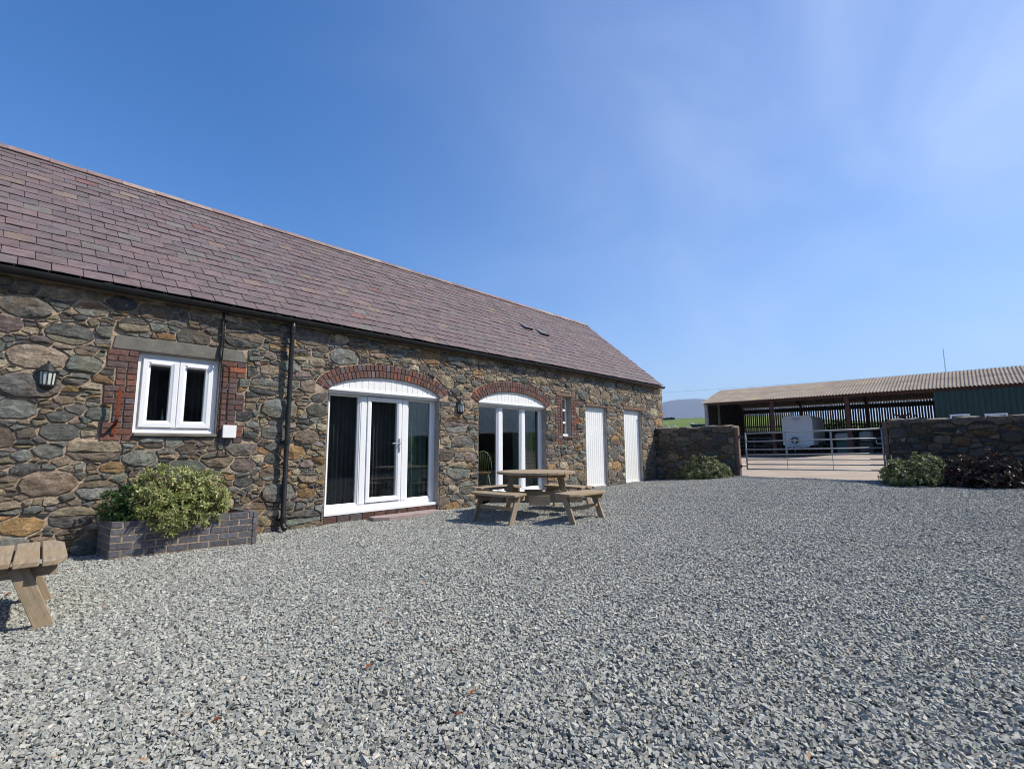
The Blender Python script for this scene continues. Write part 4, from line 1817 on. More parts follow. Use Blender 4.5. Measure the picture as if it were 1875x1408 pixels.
def beam(mb, p, q, w, h, upv=(0, 0, 1)):
    """a squared timber from p to q, w across and h along upv"""
    p, q = Vector(p), Vector(q)
    d = (q - p)
    L = d.length
    d.normalize()
    s = d.cross(Vector(upv))
    if s.length < 1e-3:
        s = Vector((1, 0, 0))
    s.normalize()
    t = s.cross(d)
    n0 = len(mb.v)
    mb.obox((p + q) / 2, d * L / 2, s * w / 2, t * h / 2)
    if mb.uv is None:
        mb.uv = []
    o1, o2 = rnd.uniform(0, 9), rnd.uniform(0, 9)
    for v in mb.v[n0:]:
        v = Vector(v) - p
        mb.uv.append((v.dot(d) + o1, v.dot(s) + v.dot(t) + o2))


def clip_circle(x0, x1, y0, y1, r, n=9):
    """rectangle strip cut by a circle about the origin, ccw"""
    top, bot = [], []
    for i in range(n + 1):
        x = x0 + (x1 - x0) * i / n
        h = math.sqrt(max(r * r - x * x, 1e-6))
        top.append((x, min(y1, h)))
        bot.append((x, max(y0, -h)))
    return bot + top[::-1]


def picnic_table():
    t = thing('picnic_table', 'round weathered picnic table with four fixed benches in front of the second arch', 'picnic table', (0, 0, 0), 'round picnic tables')
    RT = 0.68
    nb = 9
    w = 2 * RT / nb
    for k in range(nb):
        a, b = -RT + k * w + 0.004, -RT + (k + 1) * w - 0.004
        mb = MB()
        plank(mb, clip_circle(a, b, -2, 2, RT), 0.705, 0.745, (0, 1))
        obj('top_plank', mb, 'wood', t, local=True, bevel=0.005)
    dg = Vector((1, -1, 0)).normalized()
    dp = Vector((1, 1, 0)).normalized()
    for s in (-1, 1):
        n_ = Vector((-dg.y, dg.x, 0)) * 0.087 * s
        mb = MB()
        beam(mb, dg * -0.50 + n_ + Vector((0, 0, 0.669)), dg * 0.50 + n_ + Vector((0, 0, 0.669)), 0.038, 0.07)
        obj('top_bearer', mb, 'wood', t, local=True, bevel=0.004)
    for s in (-1, 1):
        mb = MB()
        beam(mb, Vector((0, 0, 0.305)), dg * s * 0.80 + Vector((0, 0, 0.305)), 0.042, 0.19)
        obj('cross_beam', mb, 'wood', t, local=True, bevel=0.004)
    for q in range(4):
        Mq = Matrix.Rotation(q * math.pi / 2, 3, 'Z')
        mb = MB()
        beam(mb, Mq @ Vector((0.54, -0.30, 0.31)), Mq @ Vector((0.30, -0.54, 0.31)), 0.040, 0.15)
        obj('corner_beam', mb, 'wood', t, local=True, bevel=0.004)
    # raking posts carry the top
    for s in (-1, 1):
        for k in (-1, 1):
            n_ = Vector((-dg.y, dg.x, 0)) * 0.046 * k
            mb = MB()
            beam(mb, dg * s * 0.40 + n_ + Vector((0, 0, 0.70)), dg * s * 0.52 + n_ + Vector((0, 0, 0.22)), 0.040, 0.098, (dg.x, dg.y, 0))
            obj('post', mb, 'wood', t, local=True, bevel=0.004)
    for q in range(4):
        Mq = Matrix.Rotation(q * math.pi / 2, 3, 'Z')
        T = lambda x, y, z: Mq @ Vector((x, y, z))
        for (a, b, hl) in ((0.735, 0.865, 0.43), (0.877, 1.007, 0.475), (1.019, 1.149, 0.50)):
            poly = clip_circle(a, b, -hl, hl, 1.195, 6)
            poly = [tuple(T(x, y, 0))[:2] for x, y in poly]
            mb = MB()
            al = T(0, 1, 0)
            plank(mb, poly, 0.405, 0.443, (al.x, al.y))
            obj('seat_plank', mb, 'wood', t, local=True, bevel=0.006)
        for s in (-1, 1):
            mb = MB()
            beam(mb, T(0.72, s * 0.36, 0.366), T(1.10, s * 0.36, 0.366), 0.042, 0.076)
            obj('seat_bearer', mb, 'wood', t, local=True, bevel=0.004)
            mb = MB()
            beam(mb, T(0.905, s * 0.398, 0.402), T(1.075, s * 0.398, -0.03), 0.036, 0.098, tuple(T(1, 0, 0)))
            obj('leg', mb, 'wood', t, local=True, bevel=0.004)
        mb = MB()
        beam(mb, T(0.985, -0.377, 0.215), T(0.985, 0.377, 0.215), 0.036, 0.05)
        obj('stretcher', mb, 'wood', t, local=True, bevel=0.004)
    return t


pt = picnic_table()
pt.location = (6.60, -1.78, 0.045)
pt2 = copy_tree(pt)
pt2.location = (-0.655, -2.27, 0.032)
pt2.rotation_euler = (0, 0, R(-3.4))
pt2['label'] = 'weathered picnic table near the planter, only one bench end in view'

# ------------------------------------------------------------------ gateway walls
GX = 14.5
west = lambda u, z, h: (GX - h, -u, z)


def yard_wall(label, ya, yb, top, seed, limit, thick=0.45, endface=False):
    t = thing('garden_wall', label, 'wall', (GX + thick / 2, (ya + yb) / 2, 0.0), 'rubble walls beside the farm gate')
    mb = MB()
    mb.box(GX, GX + thick, yb, ya, -0.2, top - 0.05)
    body = obj('mortar_core', mb, 'darkmortar', t)
    L = ya - yb
    pol = rubble(-ya + 0.0, -yb, 0.0, top - 0.05, [], seed, [(0.15, 60), (0.115, 260), (0.085, 600), (0.06, 1200), (0.038, 1800), (0.025, 1200)], 1.45, (0.003, 0.012))
    lay_stones(pol, west, True, t, seed + 1, limit, 0.56, (0.02, 0.075), 5.0)
    rg = random.Random(seed + 5)
    if endface:
        pol = rubble(GX + 0.0, GX + thick, 0.15, top - 0.05, [], seed + 9, [(0.12, 40), (0.08, 150), (0.05, 300), (0.03, 300)], 1.4, (0.006, 0.014))
        lay_stones(pol, lambda u, z, h: (u, yb - h, z), False, t, seed + 2, 60, 0.65, (0.01, 0.03), 3.0)
    y = ya
    while y > yb + 0.02:
        w = rg.uniform(0.22, 0.55)
        y1 = max(y - w, yb)
        mb = MB()
        z1 = top + rg.uniform(-0.025, 0.02)
        x0 = GX - rg.uniform(0.0, 0.05)
        x1 = GX + thick + rg.uniform(0.0, 0.04)
        nx_, ny2 = 4, 3
        V, F = [], []
        for j in range(ny2 + 1):
            for i in range(nx_ + 1):
                fx, fy = i / nx_, j / ny2
                edge = (i in (0, nx_)) or (j in (0, ny2))
                V.append((x0 + (x1 - x0) * fx, y - 0.006 + (y1 - y + 0.012) * fy, z1 - (0.03 if edge else 0) + rg.uniform(-0.012, 0.012)))
        W_ = nx_ + 1
        for j in range(ny2):
            for i in range(nx_):
                F.append((j * W_ + i, (j + 1) * W_ + i, (j + 1) * W_ + i + 1, j * W_ + i + 1))
        # skirt down to the wall top
        rim = [i for i in range(W_)] + [j * W_ + nx_ for j in range(1, ny2 + 1)] + [ny2 * W_ + i for i in range(nx_ - 1, -1, -1)] + [j * W_ for j in range(ny2 - 1, 0, -1)]
        b0 = len(V)
        for i in rim:
            V.append((V[i][0], V[i][1], top - 0.10))
        for k in range(len(rim)):
            k2 = (k + 1) % len(rim)
            F.append((rim[k], rim[k2], b0 + k2, b0 + k))
        c = rg.choice([(0.20, 0.165, 0.13), (0.17, 0.155, 0.13), (0.24, 0.19, 0.14)])
        mb.add(V, F, c)
        obj('coping_stone', mb, 'stone', t)
        y = y1
    return t


yard_wall('short rubble stone wall between the barn end and the farm gate', 0.0, -2.42, 1.79, 51, 160, endface=True)
yard_wall('long rubble stone wall right of the farm gate with two shrubs below it', -5.93, -12.5, 1.80, 71, 220)
for px_, lab, w_, zt, mt in ((-2.475, 'stout mauve brown gate post at the end of the short stone wall', 0.10, 1.72, 'oldwood'), (-5.865, 'dark narrow gate post against the long stone wall', 0.085, 1.74, 'oldwood')):
    mb = MB()
    mb.prism([(GX + 0.02, px_ - w_ / 2), (GX + 0.16, px_ - w_ / 2), (GX + 0.16, px_ + w_ / 2), (GX + 0.02, px_ + w_ / 2)], 'z', 0.1, zt)
    one('gate_post', lab, 'gate post', mb, mt, 'gate posts', bevel=0.02)

gate = thing('field_gate', 'grey galvanised seven bar farm gate closed across the yard entrance', 'gate', (GX + 0.09, -4.2, 0.36))
gy0, gy1 = -2.70, -5.79
gxx = GX + 0.08
for z, rr in ((1.557, 0.021), (1.335, 0.0165), (1.110, 0.0165), (0.970, 0.0165), (0.835, 0.0165), (0.705, 0.0165), (0.575, 0.0165)):
    mb = MB()
    mb.tube([(gxx, gy0, z - 0.01), (gxx, gy1, z + 0.03)], rr, 10)
    obj('rail', mb, 'steel', gate, smooth=True)
for yy, dz, rr in ((gy0, -0.01, 0.021), (gy1, 0.03, 0.021)):
    mb = MB()
    mb.tube([(gxx, yy, 0.555 + dz), (gxx, yy, 1.575 + dz)], rr, 10)
    obj('stile', mb, 'steel', gate, smooth=True)
for yy in (-3.72, -4.75):
    mb = MB()
    mb.box(gxx - 0.030, gxx - 0.022, yy - 0.021, yy + 0.021, 0.965, 1.57)
    mb.box(gxx - 0.026, gxx - 0.022, yy - 0.006, yy + 0.006, 0.575, 0.965)
    obj('upright_strap', mb, 'steel', gate)
for zz in (0.64, 1.46):
    mb = MB()
    mb.tube([(gxx, gy0, zz), (gxx + 0.01, -2.52, zz)], 0.012, 8)
    mb.box(gxx - 0.02, gxx + 0.03, -2.56, -2.53, zz - 0.04, zz + 0.04)
    obj('hinge', mb, 'blackmetal', gate)
mb = MB()
mb.tube([(gxx - 0.03, gy1 + 0.12, 1.24), (gxx - 0.03, gy1 - 0.05, 1.24)], 0.012, 8)
mb.tube([(gxx - 0.03, gy1 + 0.12, 1.24), (gxx - 0.03, gy1 + 0.12, 1.34)], 0.010, 8)
obj('latch', mb, 'steel', gate)

GREYG = [((0.06, 0.10, 0.025), (0.27, 0.28, 0.13)), ((0.07, 0.11, 0.03), (0.38, 0.38, 0.20)), ((0.04, 0.07, 0.02), (0.14, 0.17, 0.06))]  # pale leaf margins, brightened so the sun glints sit in the leaf colour
PURP = [((0.035, 0.015, 0.016), (0.050, 0.021, 0.020)), ((0.024, 0.014, 0.015), (0.036, 0.020, 0.018)), ((0.032, 0.028, 0.018), (0.046, 0.038, 0.024))]
shrub('variegated_shrub', 'low spreading green shrub in front of the short wall left of the gate', 'shrub', (14.02, -1.9, ground(14.0, -1.9)),
      [(13.85, -1.75, 0.54, 0.42, 0.52, 0.40), (13.75, -2.15, 0.44, 0.42, 0.40, 0.28), (13.95, -1.30, 0.40, 0.32, 0.40, 0.22), (13.55, -1.85, 0.36, 0.35, 0.5, 0.22)], 900, 0.075, 0.034, GREYG, 13, floor=0.2)
shrub('variegated_shrub', 'green variegated shrub right of the gate beside the purple one', 'shrub', (14.05, -6.4, ground(14.0, -6.4)),
      [(13.85, -6.10, 0.56, 0.42, 0.34, 0.32), (13.8, -6.55, 0.64, 0.42, 0.36, 0.36), (13.55, -6.35, 0.45, 0.36, 0.55, 0.24)], 800, 0.078, 0.034, GREYG, 17, floor=0.28)
shrub('purple_shrub', 'dark purple leaved shrub at the foot of the long stone wall', 'shrub', (14.1, -7.4, ground(14.0, -7.4)),
      [(13.85, -7.15, 0.62, 0.40, 0.34, 0.34), (13.85, -7.65, 0.66, 0.40, 0.36, 0.36), (13.65, -7.4, 0.48, 0.36, 0.6, 0.26)], 560, 0.080, 0.044, PURP, 19, 6, floor=0.28)
shrub('weed_tuft', 'bright green weed tuft at the foot of the right gate post', 'plant', (14.45, -5.78, 0.36),
      [(14.45, -5.78, 0.42, 0.08, 0.10, 0.06)], 40, 0.05, 0.012, [((0.12, 0.22, 0.03), (0.17, 0.28, 0.05))], 23)

# ------------------------------------------------------------------ farm shed
SX0, SXR, SX1, SY0, SY1 = 31.0, 34.5, 38.0, 5.0, -17.0
SEZ, SRZ = 3.92, 5.00
shed = thing('farm_shed', 'open fronted farm shed with corrugated grey roof and slatted back wall', 'building', (34.5, -6.0, 0.72))
mb = MB()
period, amp = 0.146, 0.026


def corr_sheet(mb, y0, w, xa, za, xb, zb, lift=0.0):
    n = int(round(w / period)) * 6
    V = []
    for i in range(n + 1):
        y = y0 - w * i / n
        h = amp * math.cos(2 * math.pi * (y) / period) + lift
        V += [(xa, y, za + h), (xb, y, zb + h), (xa, y, za + h - 0.010), (xb, y, zb + h - 0.010)]
    F = []
    for i in range(n):
        a, b = i * 4, i * 4 + 4
        F += [(a, b, b + 1, a + 1), (a + 2, a + 3, b + 3, b + 2), (a, a + 2, b + 2, b), (a + 1, b + 1, b + 3, a + 3)]
    mb.add(V, F)


W_ = period * 7
roof_s = MB()
roof_s.box(SX0 + 0.05, SX0 + 0.13, SY1, SY0, SEZ - 0.20, SEZ - 0.045)
roof_so = obj('roof', roof_s, 'steelred', shed)
y = SY0 + 0.15
while y > SY1:
    for (f0, f1, lf) in ((0.52, 1.0, 0.0), (-0.03, 0.55, 0.014)):
        pass
    xm, zm = SX0 + (SXR - SX0) * 0.53, SEZ + (SRZ - SEZ) * 0.53
    for (xa, za, xb, zb, lf) in ((SX0 - 0.12, SEZ - 0.037, xm + 0.15, zm + 0.046, 0.0), (xm, zm, SXR, SRZ, 0.013)):
        mb = MB()
        corr_sheet(mb, y, W_, xa, za, xb, zb, lf + rnd.uniform(0, 0.004))
        obj('roof_sheet', mb, 'corr', roof_so)
    y -= W_
mb = MB()
corr_sheet(mb, SY0 + 0.15, 22 - 22 % period, SXR, SRZ, SX1 + 0.12, SEZ - 0.037)
obj('rear_roof', mb, 'corr', roof_so)
ys_posts = [4.86, 1.05, -2.60, -6.22, -9.85, -13.5, -16.9]
for yy in ys_posts:
    mb = MB()
    mb.box(SX0 - 0.0, SX0 + 0.16, yy - 0.09, yy + 0.09, 0.5, SEZ - 0.10)
    obj('post', mb, 'steelred' if yy < 4 else 'render', shed)
    mb = MB()
    mb.box(SX1 - 0.35, SX1 - 0.19, yy - 0.09, yy + 0.09, 0.5, SEZ - 0.05)
    obj('post', mb, 'steelred', shed)
    for (xa, za, xb, zb) in ((SX0 + 0.16, SEZ - 0.12, SXR, SRZ - 0.12), (SX1 - 0.2, SEZ - 0.12, SXR, SRZ - 0.12)):
        mb = MB()
        mb.tube([(xa, yy, za), (xb, yy, zb)], 0.07, 6)
        obj('rafter', mb, 'steelred', shed)
# gable end wall, inside seen
mb = MB()
mb.prism([(SX0 + 0.17, 0.5), (SX1, 0.5), (SX1, SEZ - 0.06), (SXR, SRZ - 0.06), (SX0 + 0.17, SEZ - 0.06)], 'y', SY0 - 0.04, SY0)
obj('gable_wall', mb, 'darkboard', shed)
mb = MB()
mb.box(SX0 + 2.2, SX0 + 2.3, SY0 - 0.16, SY0 - 0.05, 0.5, SEZ + 0.45)
obj('post', mb, 'render', shed)
# back wall: low block wall, rails and upright slats with gaps
mb = MB()
mb.box(SX1 - 0.15, SX1 + 0.05, SY1, SY0 - 0.05, 0.4, 2.22)
obj('block_wall', mb, 'darkboard', shed)
for zz, hh in ((2.5, 0.08), (3.50, 0.28)):
    mb = MB()
    mb.box(SX1 - 0.19, SX1 - 0.10, SY1, SY0 - 0.05, zz, zz + hh)
    obj('back_rail', mb, 'darkboard', shed)
sm = MB()
sm.box(SX1 - 0.10, SX1 - 0.075, -0.049, 0.049, 2.20, SEZ - 0.06)
sl_me = sm.mesh('slat', (0, 0, 0))
sl_me.materials.append(MAT['darkboard'])
org = origin(shed)
y = SY0 - 0.12
k = 0
while y > -6.15:
    o = bpy.data.objects.new('slat', sl_me)
    COL.objects.link(o)
    o.parent = shed
    o.location = Vector((rnd.uniform(-0.004, 0.004), y + rnd.uniform(-0.008, 0.008), 0)) - org
    y -= 0.1368
    k += 1
# boards over the outer bay: solid dark partition
mb = MB()
mb.box(SX0 + 0.2, SX1 - 0.2, -6.28, -6.24, 0.5, SEZ)
obj('partition', mb, 'darkboard', shed)
mb = MB()
mb.box(SX1 - 0.1, SX1, SY1, -6.3, 1.25, SEZ - 0.05)
obj('rear_cladding', mb, 'darkboard', shed)
# green box-profile cladding on the right bays
y = -6.12
while y > SY1 + 0.5:
    mb = MB()
    y1 = y - 1.0
    pr = []
    for i in range(5):
        a = y - i * 0.2
        pr += [(a, SX0 - 0.03), (a - 0.13, SX0 - 0.03), (a - 0.15, SX0 - 0.062), (a - 0.18, SX0 - 0.062)]
    V = [(x, yy, z) for z in (0.55, SEZ - 0.21) for yy, x in pr + [(y1, SX0 - 0.03)]]
    n = len(pr) + 1
    mb.add(V, [(i, i + n, i + n + 1, i + 1) for i in range(n - 1)])
    obj('cladding_sheet', mb, 'green', shed)
    y = y1
for ya, yb, za, zb in ((-6.62, -7.32, 2.12, 2.61), (-7.80, -8.55, 2.10, 2.585)):
    fr = MB()
    fr.box(SX0 - 0.11, SX0 - 0.065, yb, ya, zb - 0.08, zb)
    fr.box(SX0 - 0.11, SX0 - 0.065, yb, ya, za, za + 0.08)
    fr.box(SX0 - 0.11, SX0 - 0.065, ya - 0.07, ya, za + 0.081, zb - 0.081)
    fr.box(SX0 - 0.11, SX0 - 0.065, yb, yb + 0.07, za + 0.081, zb - 0.081)
    wf = obj('window', fr, 'white', shed)
    mb = MB()
    mb.box(SX0 - 0.085, SX0 - 0.07, yb + 0.07, ya - 0.07, za + 0.08, zb - 0.08, (0.04, 0.06, 0.08))
    obj('pane', mb, 'misc', wf)

# ---- things in the shed
FZ = 0.75
tr = thing('horse_trailer', 'white horse trailer with rounded top and jockey wheel parked nose out', 'trailer', (33.8, 0.18, FZ))
WC = (0.62, 0.63, 0.64)
ty0, ty1 = 0.98, -0.62
tx = 32.55


def rounded(y0, y1, z0, z1, r, n=5):
    P = [(y1, z0), (y0, z0)]
    P += [(y0 - r + r * math.cos(a), z1 - r + r * math.sin(a)) for a in [math.pi / 2 * i / n for i in range(n + 1)]]
    P += [(y1 + r - r * math.cos(a), z1 - r + r * math.sin(a)) for a in [math.pi / 2 - math.pi / 2 * i / n for i in range(n + 1)]]
    return P


mb = MB()
mb.prism(rounded(ty0, ty1, 1.22, 2.94, 0.26), 'x', tx, tx + 3.0, WC)
obj('body', mb, 'misc', tr, bevel=0.03)
mb = MB()
mb.prism([(0.88, 1.215), (0.60, 1.02), (0.45, 1.17), (0.0, 1.17), (-0.15, 1.0), (-0.45, 1.215)], 'x', tx + 0.02, tx + 0.1, WC)
obj('skirt', mb, 'misc', tr)
for s in (-1, 1):
    mb = MB()
    mb.tube([(tx + 0.1, 0.18 + s * 0.5, 1.12), (tx - 0.95, 0.18 + s * 0.06, 1.10)], 0.035, 8, (0.45, 0.46, 0.47))
    obj('drawbar', mb, 'misc', tr, smooth=True)
mb = MB()
mb.tube([(tx - 0.80, 0.18, 1.55), (tx - 0.80, 0.18, 0.95)], 0.03, 8, (0.5, 0.5, 0.5))
jw = obj('jockey_post', mb, 'misc', tr, smooth=True)
mb = MB()
mb.tube([(tx - 0.80, 0.14, 0.86), (tx - 0.80, 0.22, 0.86)], 0.11, 14, (0.03, 0.03, 0.03))
obj('jockey_wheel', mb, 'misc', tr)
mb = MB()
mb.lathe([(0.12, -0.06), (0.19, -0.05), (0.19, 0.05), (0.12, 0.06)], (0, 0, 0), 20, (0.03, 0.03, 0.03))
mb.v = [(tx - 0.08 + z, 0.33 + x, 1.52 + y) for x, y, z in mb.v]
sw = obj('spare_wheel', mb, 'misc', tr)
mb = MB()
mb.lathe([(0.0, -0.02), (0.12, -0.03), (0.12, 0.03), (0.0, 0.04)], (0, 0, 0), 16, (0.5, 0.5, 0.52))
mb.v = [(tx - 0.08 - z, 0.33 + x, 1.52 + y) for x, y, z in mb.v]
obj('rim', mb, 'misc', sw)
for s in (ty0 + 0.02, ty1 - 0.20):
    mb = MB()
    for xx in (tx + 1.3, tx + 2.1):
        mb.tube([(xx, s - 0.0, FZ + 0.32), (xx, s + 0.18, FZ + 0.32)], 0.32, 16, (0.03, 0.03, 0.03))
    obj('wheels', mb, 'misc', tr)
mb = MB()
for (a, b, z0, z1) in ((0.42, -0.02, 2.79, 2.83), (0.42, 0.30, 2.72, 2.775), (0.27, 0.15, 2.72, 2.775), (0.12, -0.02, 2.72, 2.775), (0.30, 0.10, 2.66, 2.70), (0.24, 0.16, 2.60, 2.64)):
    mb.box(tx - 0.008, tx - 0.002, b, a, z0, z1, (0.28, 0.37, 0.56))
obj('badge', mb, 'misc', tr)


def sack(label, x, y, z, rx, ry, rz, col, seed):
    bm = MB()
    n, m = 12, 8
    V, F = [], []
    for j in range(m + 1):
        ph = math.pi * j / m
        for i in range(n):
            a = 2 * math.pi * i / n
            q = Vector((math.sin(ph) * math.cos(a), math.sin(ph) * math.sin(a), math.cos(ph)))
            q = Vector((math.copysign(abs(q.x) ** 0.6, q.x), math.copysign(abs(q.y) ** 0.6, q.y), math.copysign(abs(q.z) ** 0.7, q.z)))
            f = 1 + 0.15 * mnoise.noise(q * 1.7 + Vector((seed, 0, 0)))
            V.append((x + q.x * rx * f, y + q.y * ry * f, z + rz + q.z * rz * f))
    for j in range(m):
        for i in range(n):
            F.append((j * n + i, (j + 1) * n + i, (j + 1) * n + (i + 1) % n, j * n + (i + 1) % n))
    bm.add(V, F, col)
    return one('sack', label, 'sack', bm, 'misc', 'pale sacks in the shed', smooth=True)


bin_mb = MB()
for (a, b, z0, z1, c) in ((-1.7, -2.5, FZ, FZ + 0.62, (0.02, 0.07, 0.07)), (-1.66, -2.54, FZ + 0.62, FZ + 0.68, (0.025, 0.085, 0.08))):
    bin_mb.box(32.6, 33.5, b, a, z0, z1, c)
one('feed_bin', 'dark teal feed bin under a pale sack in the shed', 'bin', bin_mb, 'misc', bevel=0.03)
sack('lumpy pale sack lying on the dark teal feed bin', 33.05, -2.02, FZ + 0.68, 0.40, 0.42, 0.24, (0.30, 0.29, 0.28), 1)
pal = MB()
pal.box(32.7, 33.6, -3.35, -2.75, FZ, FZ + 0.62, (0.05, 0.04, 0.035))
one('wooden_crate', 'dark wooden crate under a pale sack beside the shed post', 'crate', pal, 'misc', bevel=0.02)
sack('lumpy pale sack lying on the dark wooden crate', 33.1, -3.05, FZ + 0.62, 0.40, 0.33, 0.30, (0.27, 0.255, 0.24), 2)
# quad bike at the right end of the shed
qb_ = thing('quad_bike', 'pale blue and white quad bike at the right of the shed', 'quad bike', (32.6, -4.7, FZ))
for s in (-1, 1):
    for yy in (-4.25, -5.25):
        mb = MB()
        mb.tube([(32.6 + s * 0.38 - 0.09, yy, FZ + 0.27), (32.6 + s * 0.38 + 0.09, yy, FZ + 0.27)], 0.27, 14, (0.03, 0.03, 0.03))
        obj('wheel', mb, 'misc', qb_)
mb = MB()
mb.prism([(-3.95, 0.60), (-3.95, 0.95), (-4.35, 1.02), (-4.6, 0.80), (-5.1, 0.80), (-5.5, 0.98), (-5.55, 0.72), (-5.0, 0.45), (-4.4, 0.45)], 'x', 32.25, 32.95, (0.30, 0.42, 0.60))
mb.v = [(x, y, z + FZ - 0.02) for x, y, z in mb.v]
obj('body', mb, 'misc', qb_, bevel=0.04)
mb = MB()
mb.box(32.42, 32.78, -5.15, -4.6, FZ + 0.79, FZ + 0.93, (0.55, 0.56, 0.58))
obj('seat', mb, 'misc', qb_, bevel=0.04)
mb = MB()
mb.tube([(32.25, -4.42, FZ + 1.16), (32.6, -4.36, FZ + 1.10), (32.95, -4.42, FZ + 1.16)], 0.018, 6, (0.05, 0.05, 0.05))
mb.tube([(32.6, -4.30, FZ + 0.9), (32.6, -4.36, FZ + 1.10)], 0.025, 6, (0.05, 0.05, 0.05))
obj('handlebar', mb, 'misc', qb_)
# red machine hanging from the back rail
mb = MB()
for a in range(5):
    aa = a * 2 * math.pi / 5 + 0.3
    mb.tube([(37.4, -4.35, 2.90), (37.4, -4.35 + 0.42 * math.cos(aa), 2.90 + 0.42 * math.sin(aa))], 0.05, 6, (0.22, 0.03, 0.03))
mb.tube([(37.3, -4.35, 2.90), (37.6, -4.35, 2.90)], 0.12, 10, (0.18, 0.03, 0.03))
mb.tube([(37.4, -4.35, 2.95), (37.75, -4.35, 3.54)], 0.012, 5, (0.05, 0.05, 0.05))
one('hay_rake_wheel', 'dark red spoked rake wheel hung on the slatted back wall', 'machine part', mb, 'misc')
# cattle crate and machinery in the dark left bays
mb = MB()
for zz in (0.95, 1.2, 1.45, 1.7):
    mb.tube([(34.5, 4.2, zz), (34.5, 2.2, zz)], 0.02, 6, (0.22, 0.26, 0.30))
for yy in (4.2, 3.2, 2.2):
    mb.tube([(34.5, yy, FZ), (34.5, yy, 1.72)], 0.022, 6, (0.22, 0.26, 0.30))
one('cattle_hurdle', 'grey steel cattle hurdle standing in the left bay of the shed', 'hurdle', mb, 'misc')
har = thing('disc_harrow', 'low rusty disc harrow on the shed floor left of the trailer', 'machine', (33.4, 1.75, FZ))
mb = MB()
mb.tube([(33.4, 2.3, 1.35), (33.4, 1.2, 1.35)], 0.05, 8, (0.08, 0.05, 0.04))
mb.tube([(33.1, 1.75, 1.35), (33.9, 1.75, 1.35)], 0.05, 8, (0.08, 0.05, 0.04))
obj('frame', mb, 'misc', har)
for k in range(4):
    mb = MB()
    yy = 2.25 - k * 0.32
    mb.tube([(33.4, yy, FZ + 0.26), (33.4, yy - 0.03, FZ + 0.26)], 0.26, 16, (0.10, 0.07, 0.055))
    mb.tube([(33.4, yy, FZ + 0.26), (33.4, yy, 1.35)], 0.02, 6, (0.08, 0.05, 0.04))
    obj('disc', mb, 'misc', har)
shrub('dark_bush', 'dense dark bush growing behind the slatted back wall of the shed', 'bush', (43.0, -2.5, 0.75),
      [(43.0, 1.2 - k * 1.5, 1.7 + 0.25 * math.sin(k * 2.1), 0.9, 1.0, 1.15) for k in range(6)], 1500, 0.22, 0.10, DARK, 41, 5)
# tank behind the short wall
tk = MB()
tk.box(44.6, 45.6, 10.35, 11.7, 0.6, 3.10, (0.02, 0.035, 0.035))
tk.box(44.55, 45.65, 10.30, 11.75, 3.10, 3.20, (0.025, 0.04, 0.04))
tk.tube([(45.0, 11.0, 3.2), (45.0, 11.0, 3.36)], 0.06, 8, (0.4, 0.4, 0.4))
one('storage_tank', 'dark green storage tank seen above the short wall beside the shed', 'tank', tk, 'misc', bevel=0.03)

# ------------------------------------------------------------------ far things
def sheep(x, y, face, label):
    z = terrain(x, y)
    t = thing('sheep', label, 'sheep', (x, y, z), 'sheep grazing on the far field')
    c, s = math.cos(face), math.sin(face)
    W2 = lambda p: (x + c * p[0] - s * p[1], y + s * p[0] + c * p[1], z + p[2])
    mb = MB()
    n, m = 10, 8
    V, F = [], []
    for j in range(m + 1):
        u = -1 + 2 * j / m
        r = max(0.02, (1 - abs(u) ** 2.6)) ** 0.5
        for i in range(n):
            a = 2 * math.pi * i / n
            V.append(W2((u * 0.55, 0.26 * r * math.cos(a), 0.62 + 0.27 * r * math.sin(a))))
    for j in range(m):
        for i in range(n):
            F.append((j * n + i, j * n + (i + 1) % n, (j + 1) * n + (i + 1) % n, (j + 1) * n + i))
    mb.add(V, F)
    # neck and head lowered to graze
    mb.tube([W2((0.45, 0, 0.70)), W2((0.68, 0, 0.48)), W2((0.78, 0, 0.25)), W2((0.84, 0, 0.12))], [0.15, 0.10, 0.09, 0.05], 8)
    for lx in (-0.36, 0.34):
        for ly in (-0.13, 0.13):
            mb.tube([W2((lx, ly, 0.45)), W2((lx - 0.02, ly, 0.22)), W2((lx + 0.01, ly, -0.05))], [0.075, 0.045, 0.035], 6)
    for ly in (-1, 1):
        mb.tube([W2((0.70, 0.06 * ly, 0.36)), W2((0.68, 0.16 * ly, 0.34))], [0.03, 0.015], 5)
    obj('body', mb, 'wool', t, smooth=True)


for (x, y, f, lab) in ((150, 64.9, 0.5, 'upper of the two white sheep nearest the barn gable'), (140, 57.6, 2.0, 'white sheep below the fence line a little right of the barn gable'),
                       (138, 58.6, 4.0, 'lower of the two white sheep nearest the barn gable'), (120, 46.6, 1.2, 'lowest white sheep just above the short stone wall'),
                       (150, 56.6, 5.2, 'white sheep high on the field near the shed roof')):
    sheep(x, y, f, lab)
# far hedge line on the crest
hd = MB()
rgh = random.Random(3)
V, F = [], []
k = 0
for i in range(36):
    y0 = 81.0 + i * 0.16
    x = 190 + rgh.uniform(-0.4, 0.4)
    z = terrain(x, y0)
    hh = rgh.uniform(0.5, 1.1)
    p = Vector((x, y0, z))
    for q in range(3):
        a = rgh.uniform(0, 6.28)
        d = Vector((math.cos(a), math.sin(a), 0)) * 0.5
        o_ = p + Vector((rgh.uniform(-.3, .3), rgh.uniform(-.3, .3), 0))
        hd.add([o_ - d, o_ + d, o_ + d * 0.7 + Vector((0, 0, hh)), o_ - d * 0.7 + Vector((0, 0, hh * 0.9))], [(0, 1, 2, 3)], (0.03, 0.05, 0.02))
one('hedge', 'dark field hedge on the skyline close to the barn gable', 'hedge', hd, 'leaf')

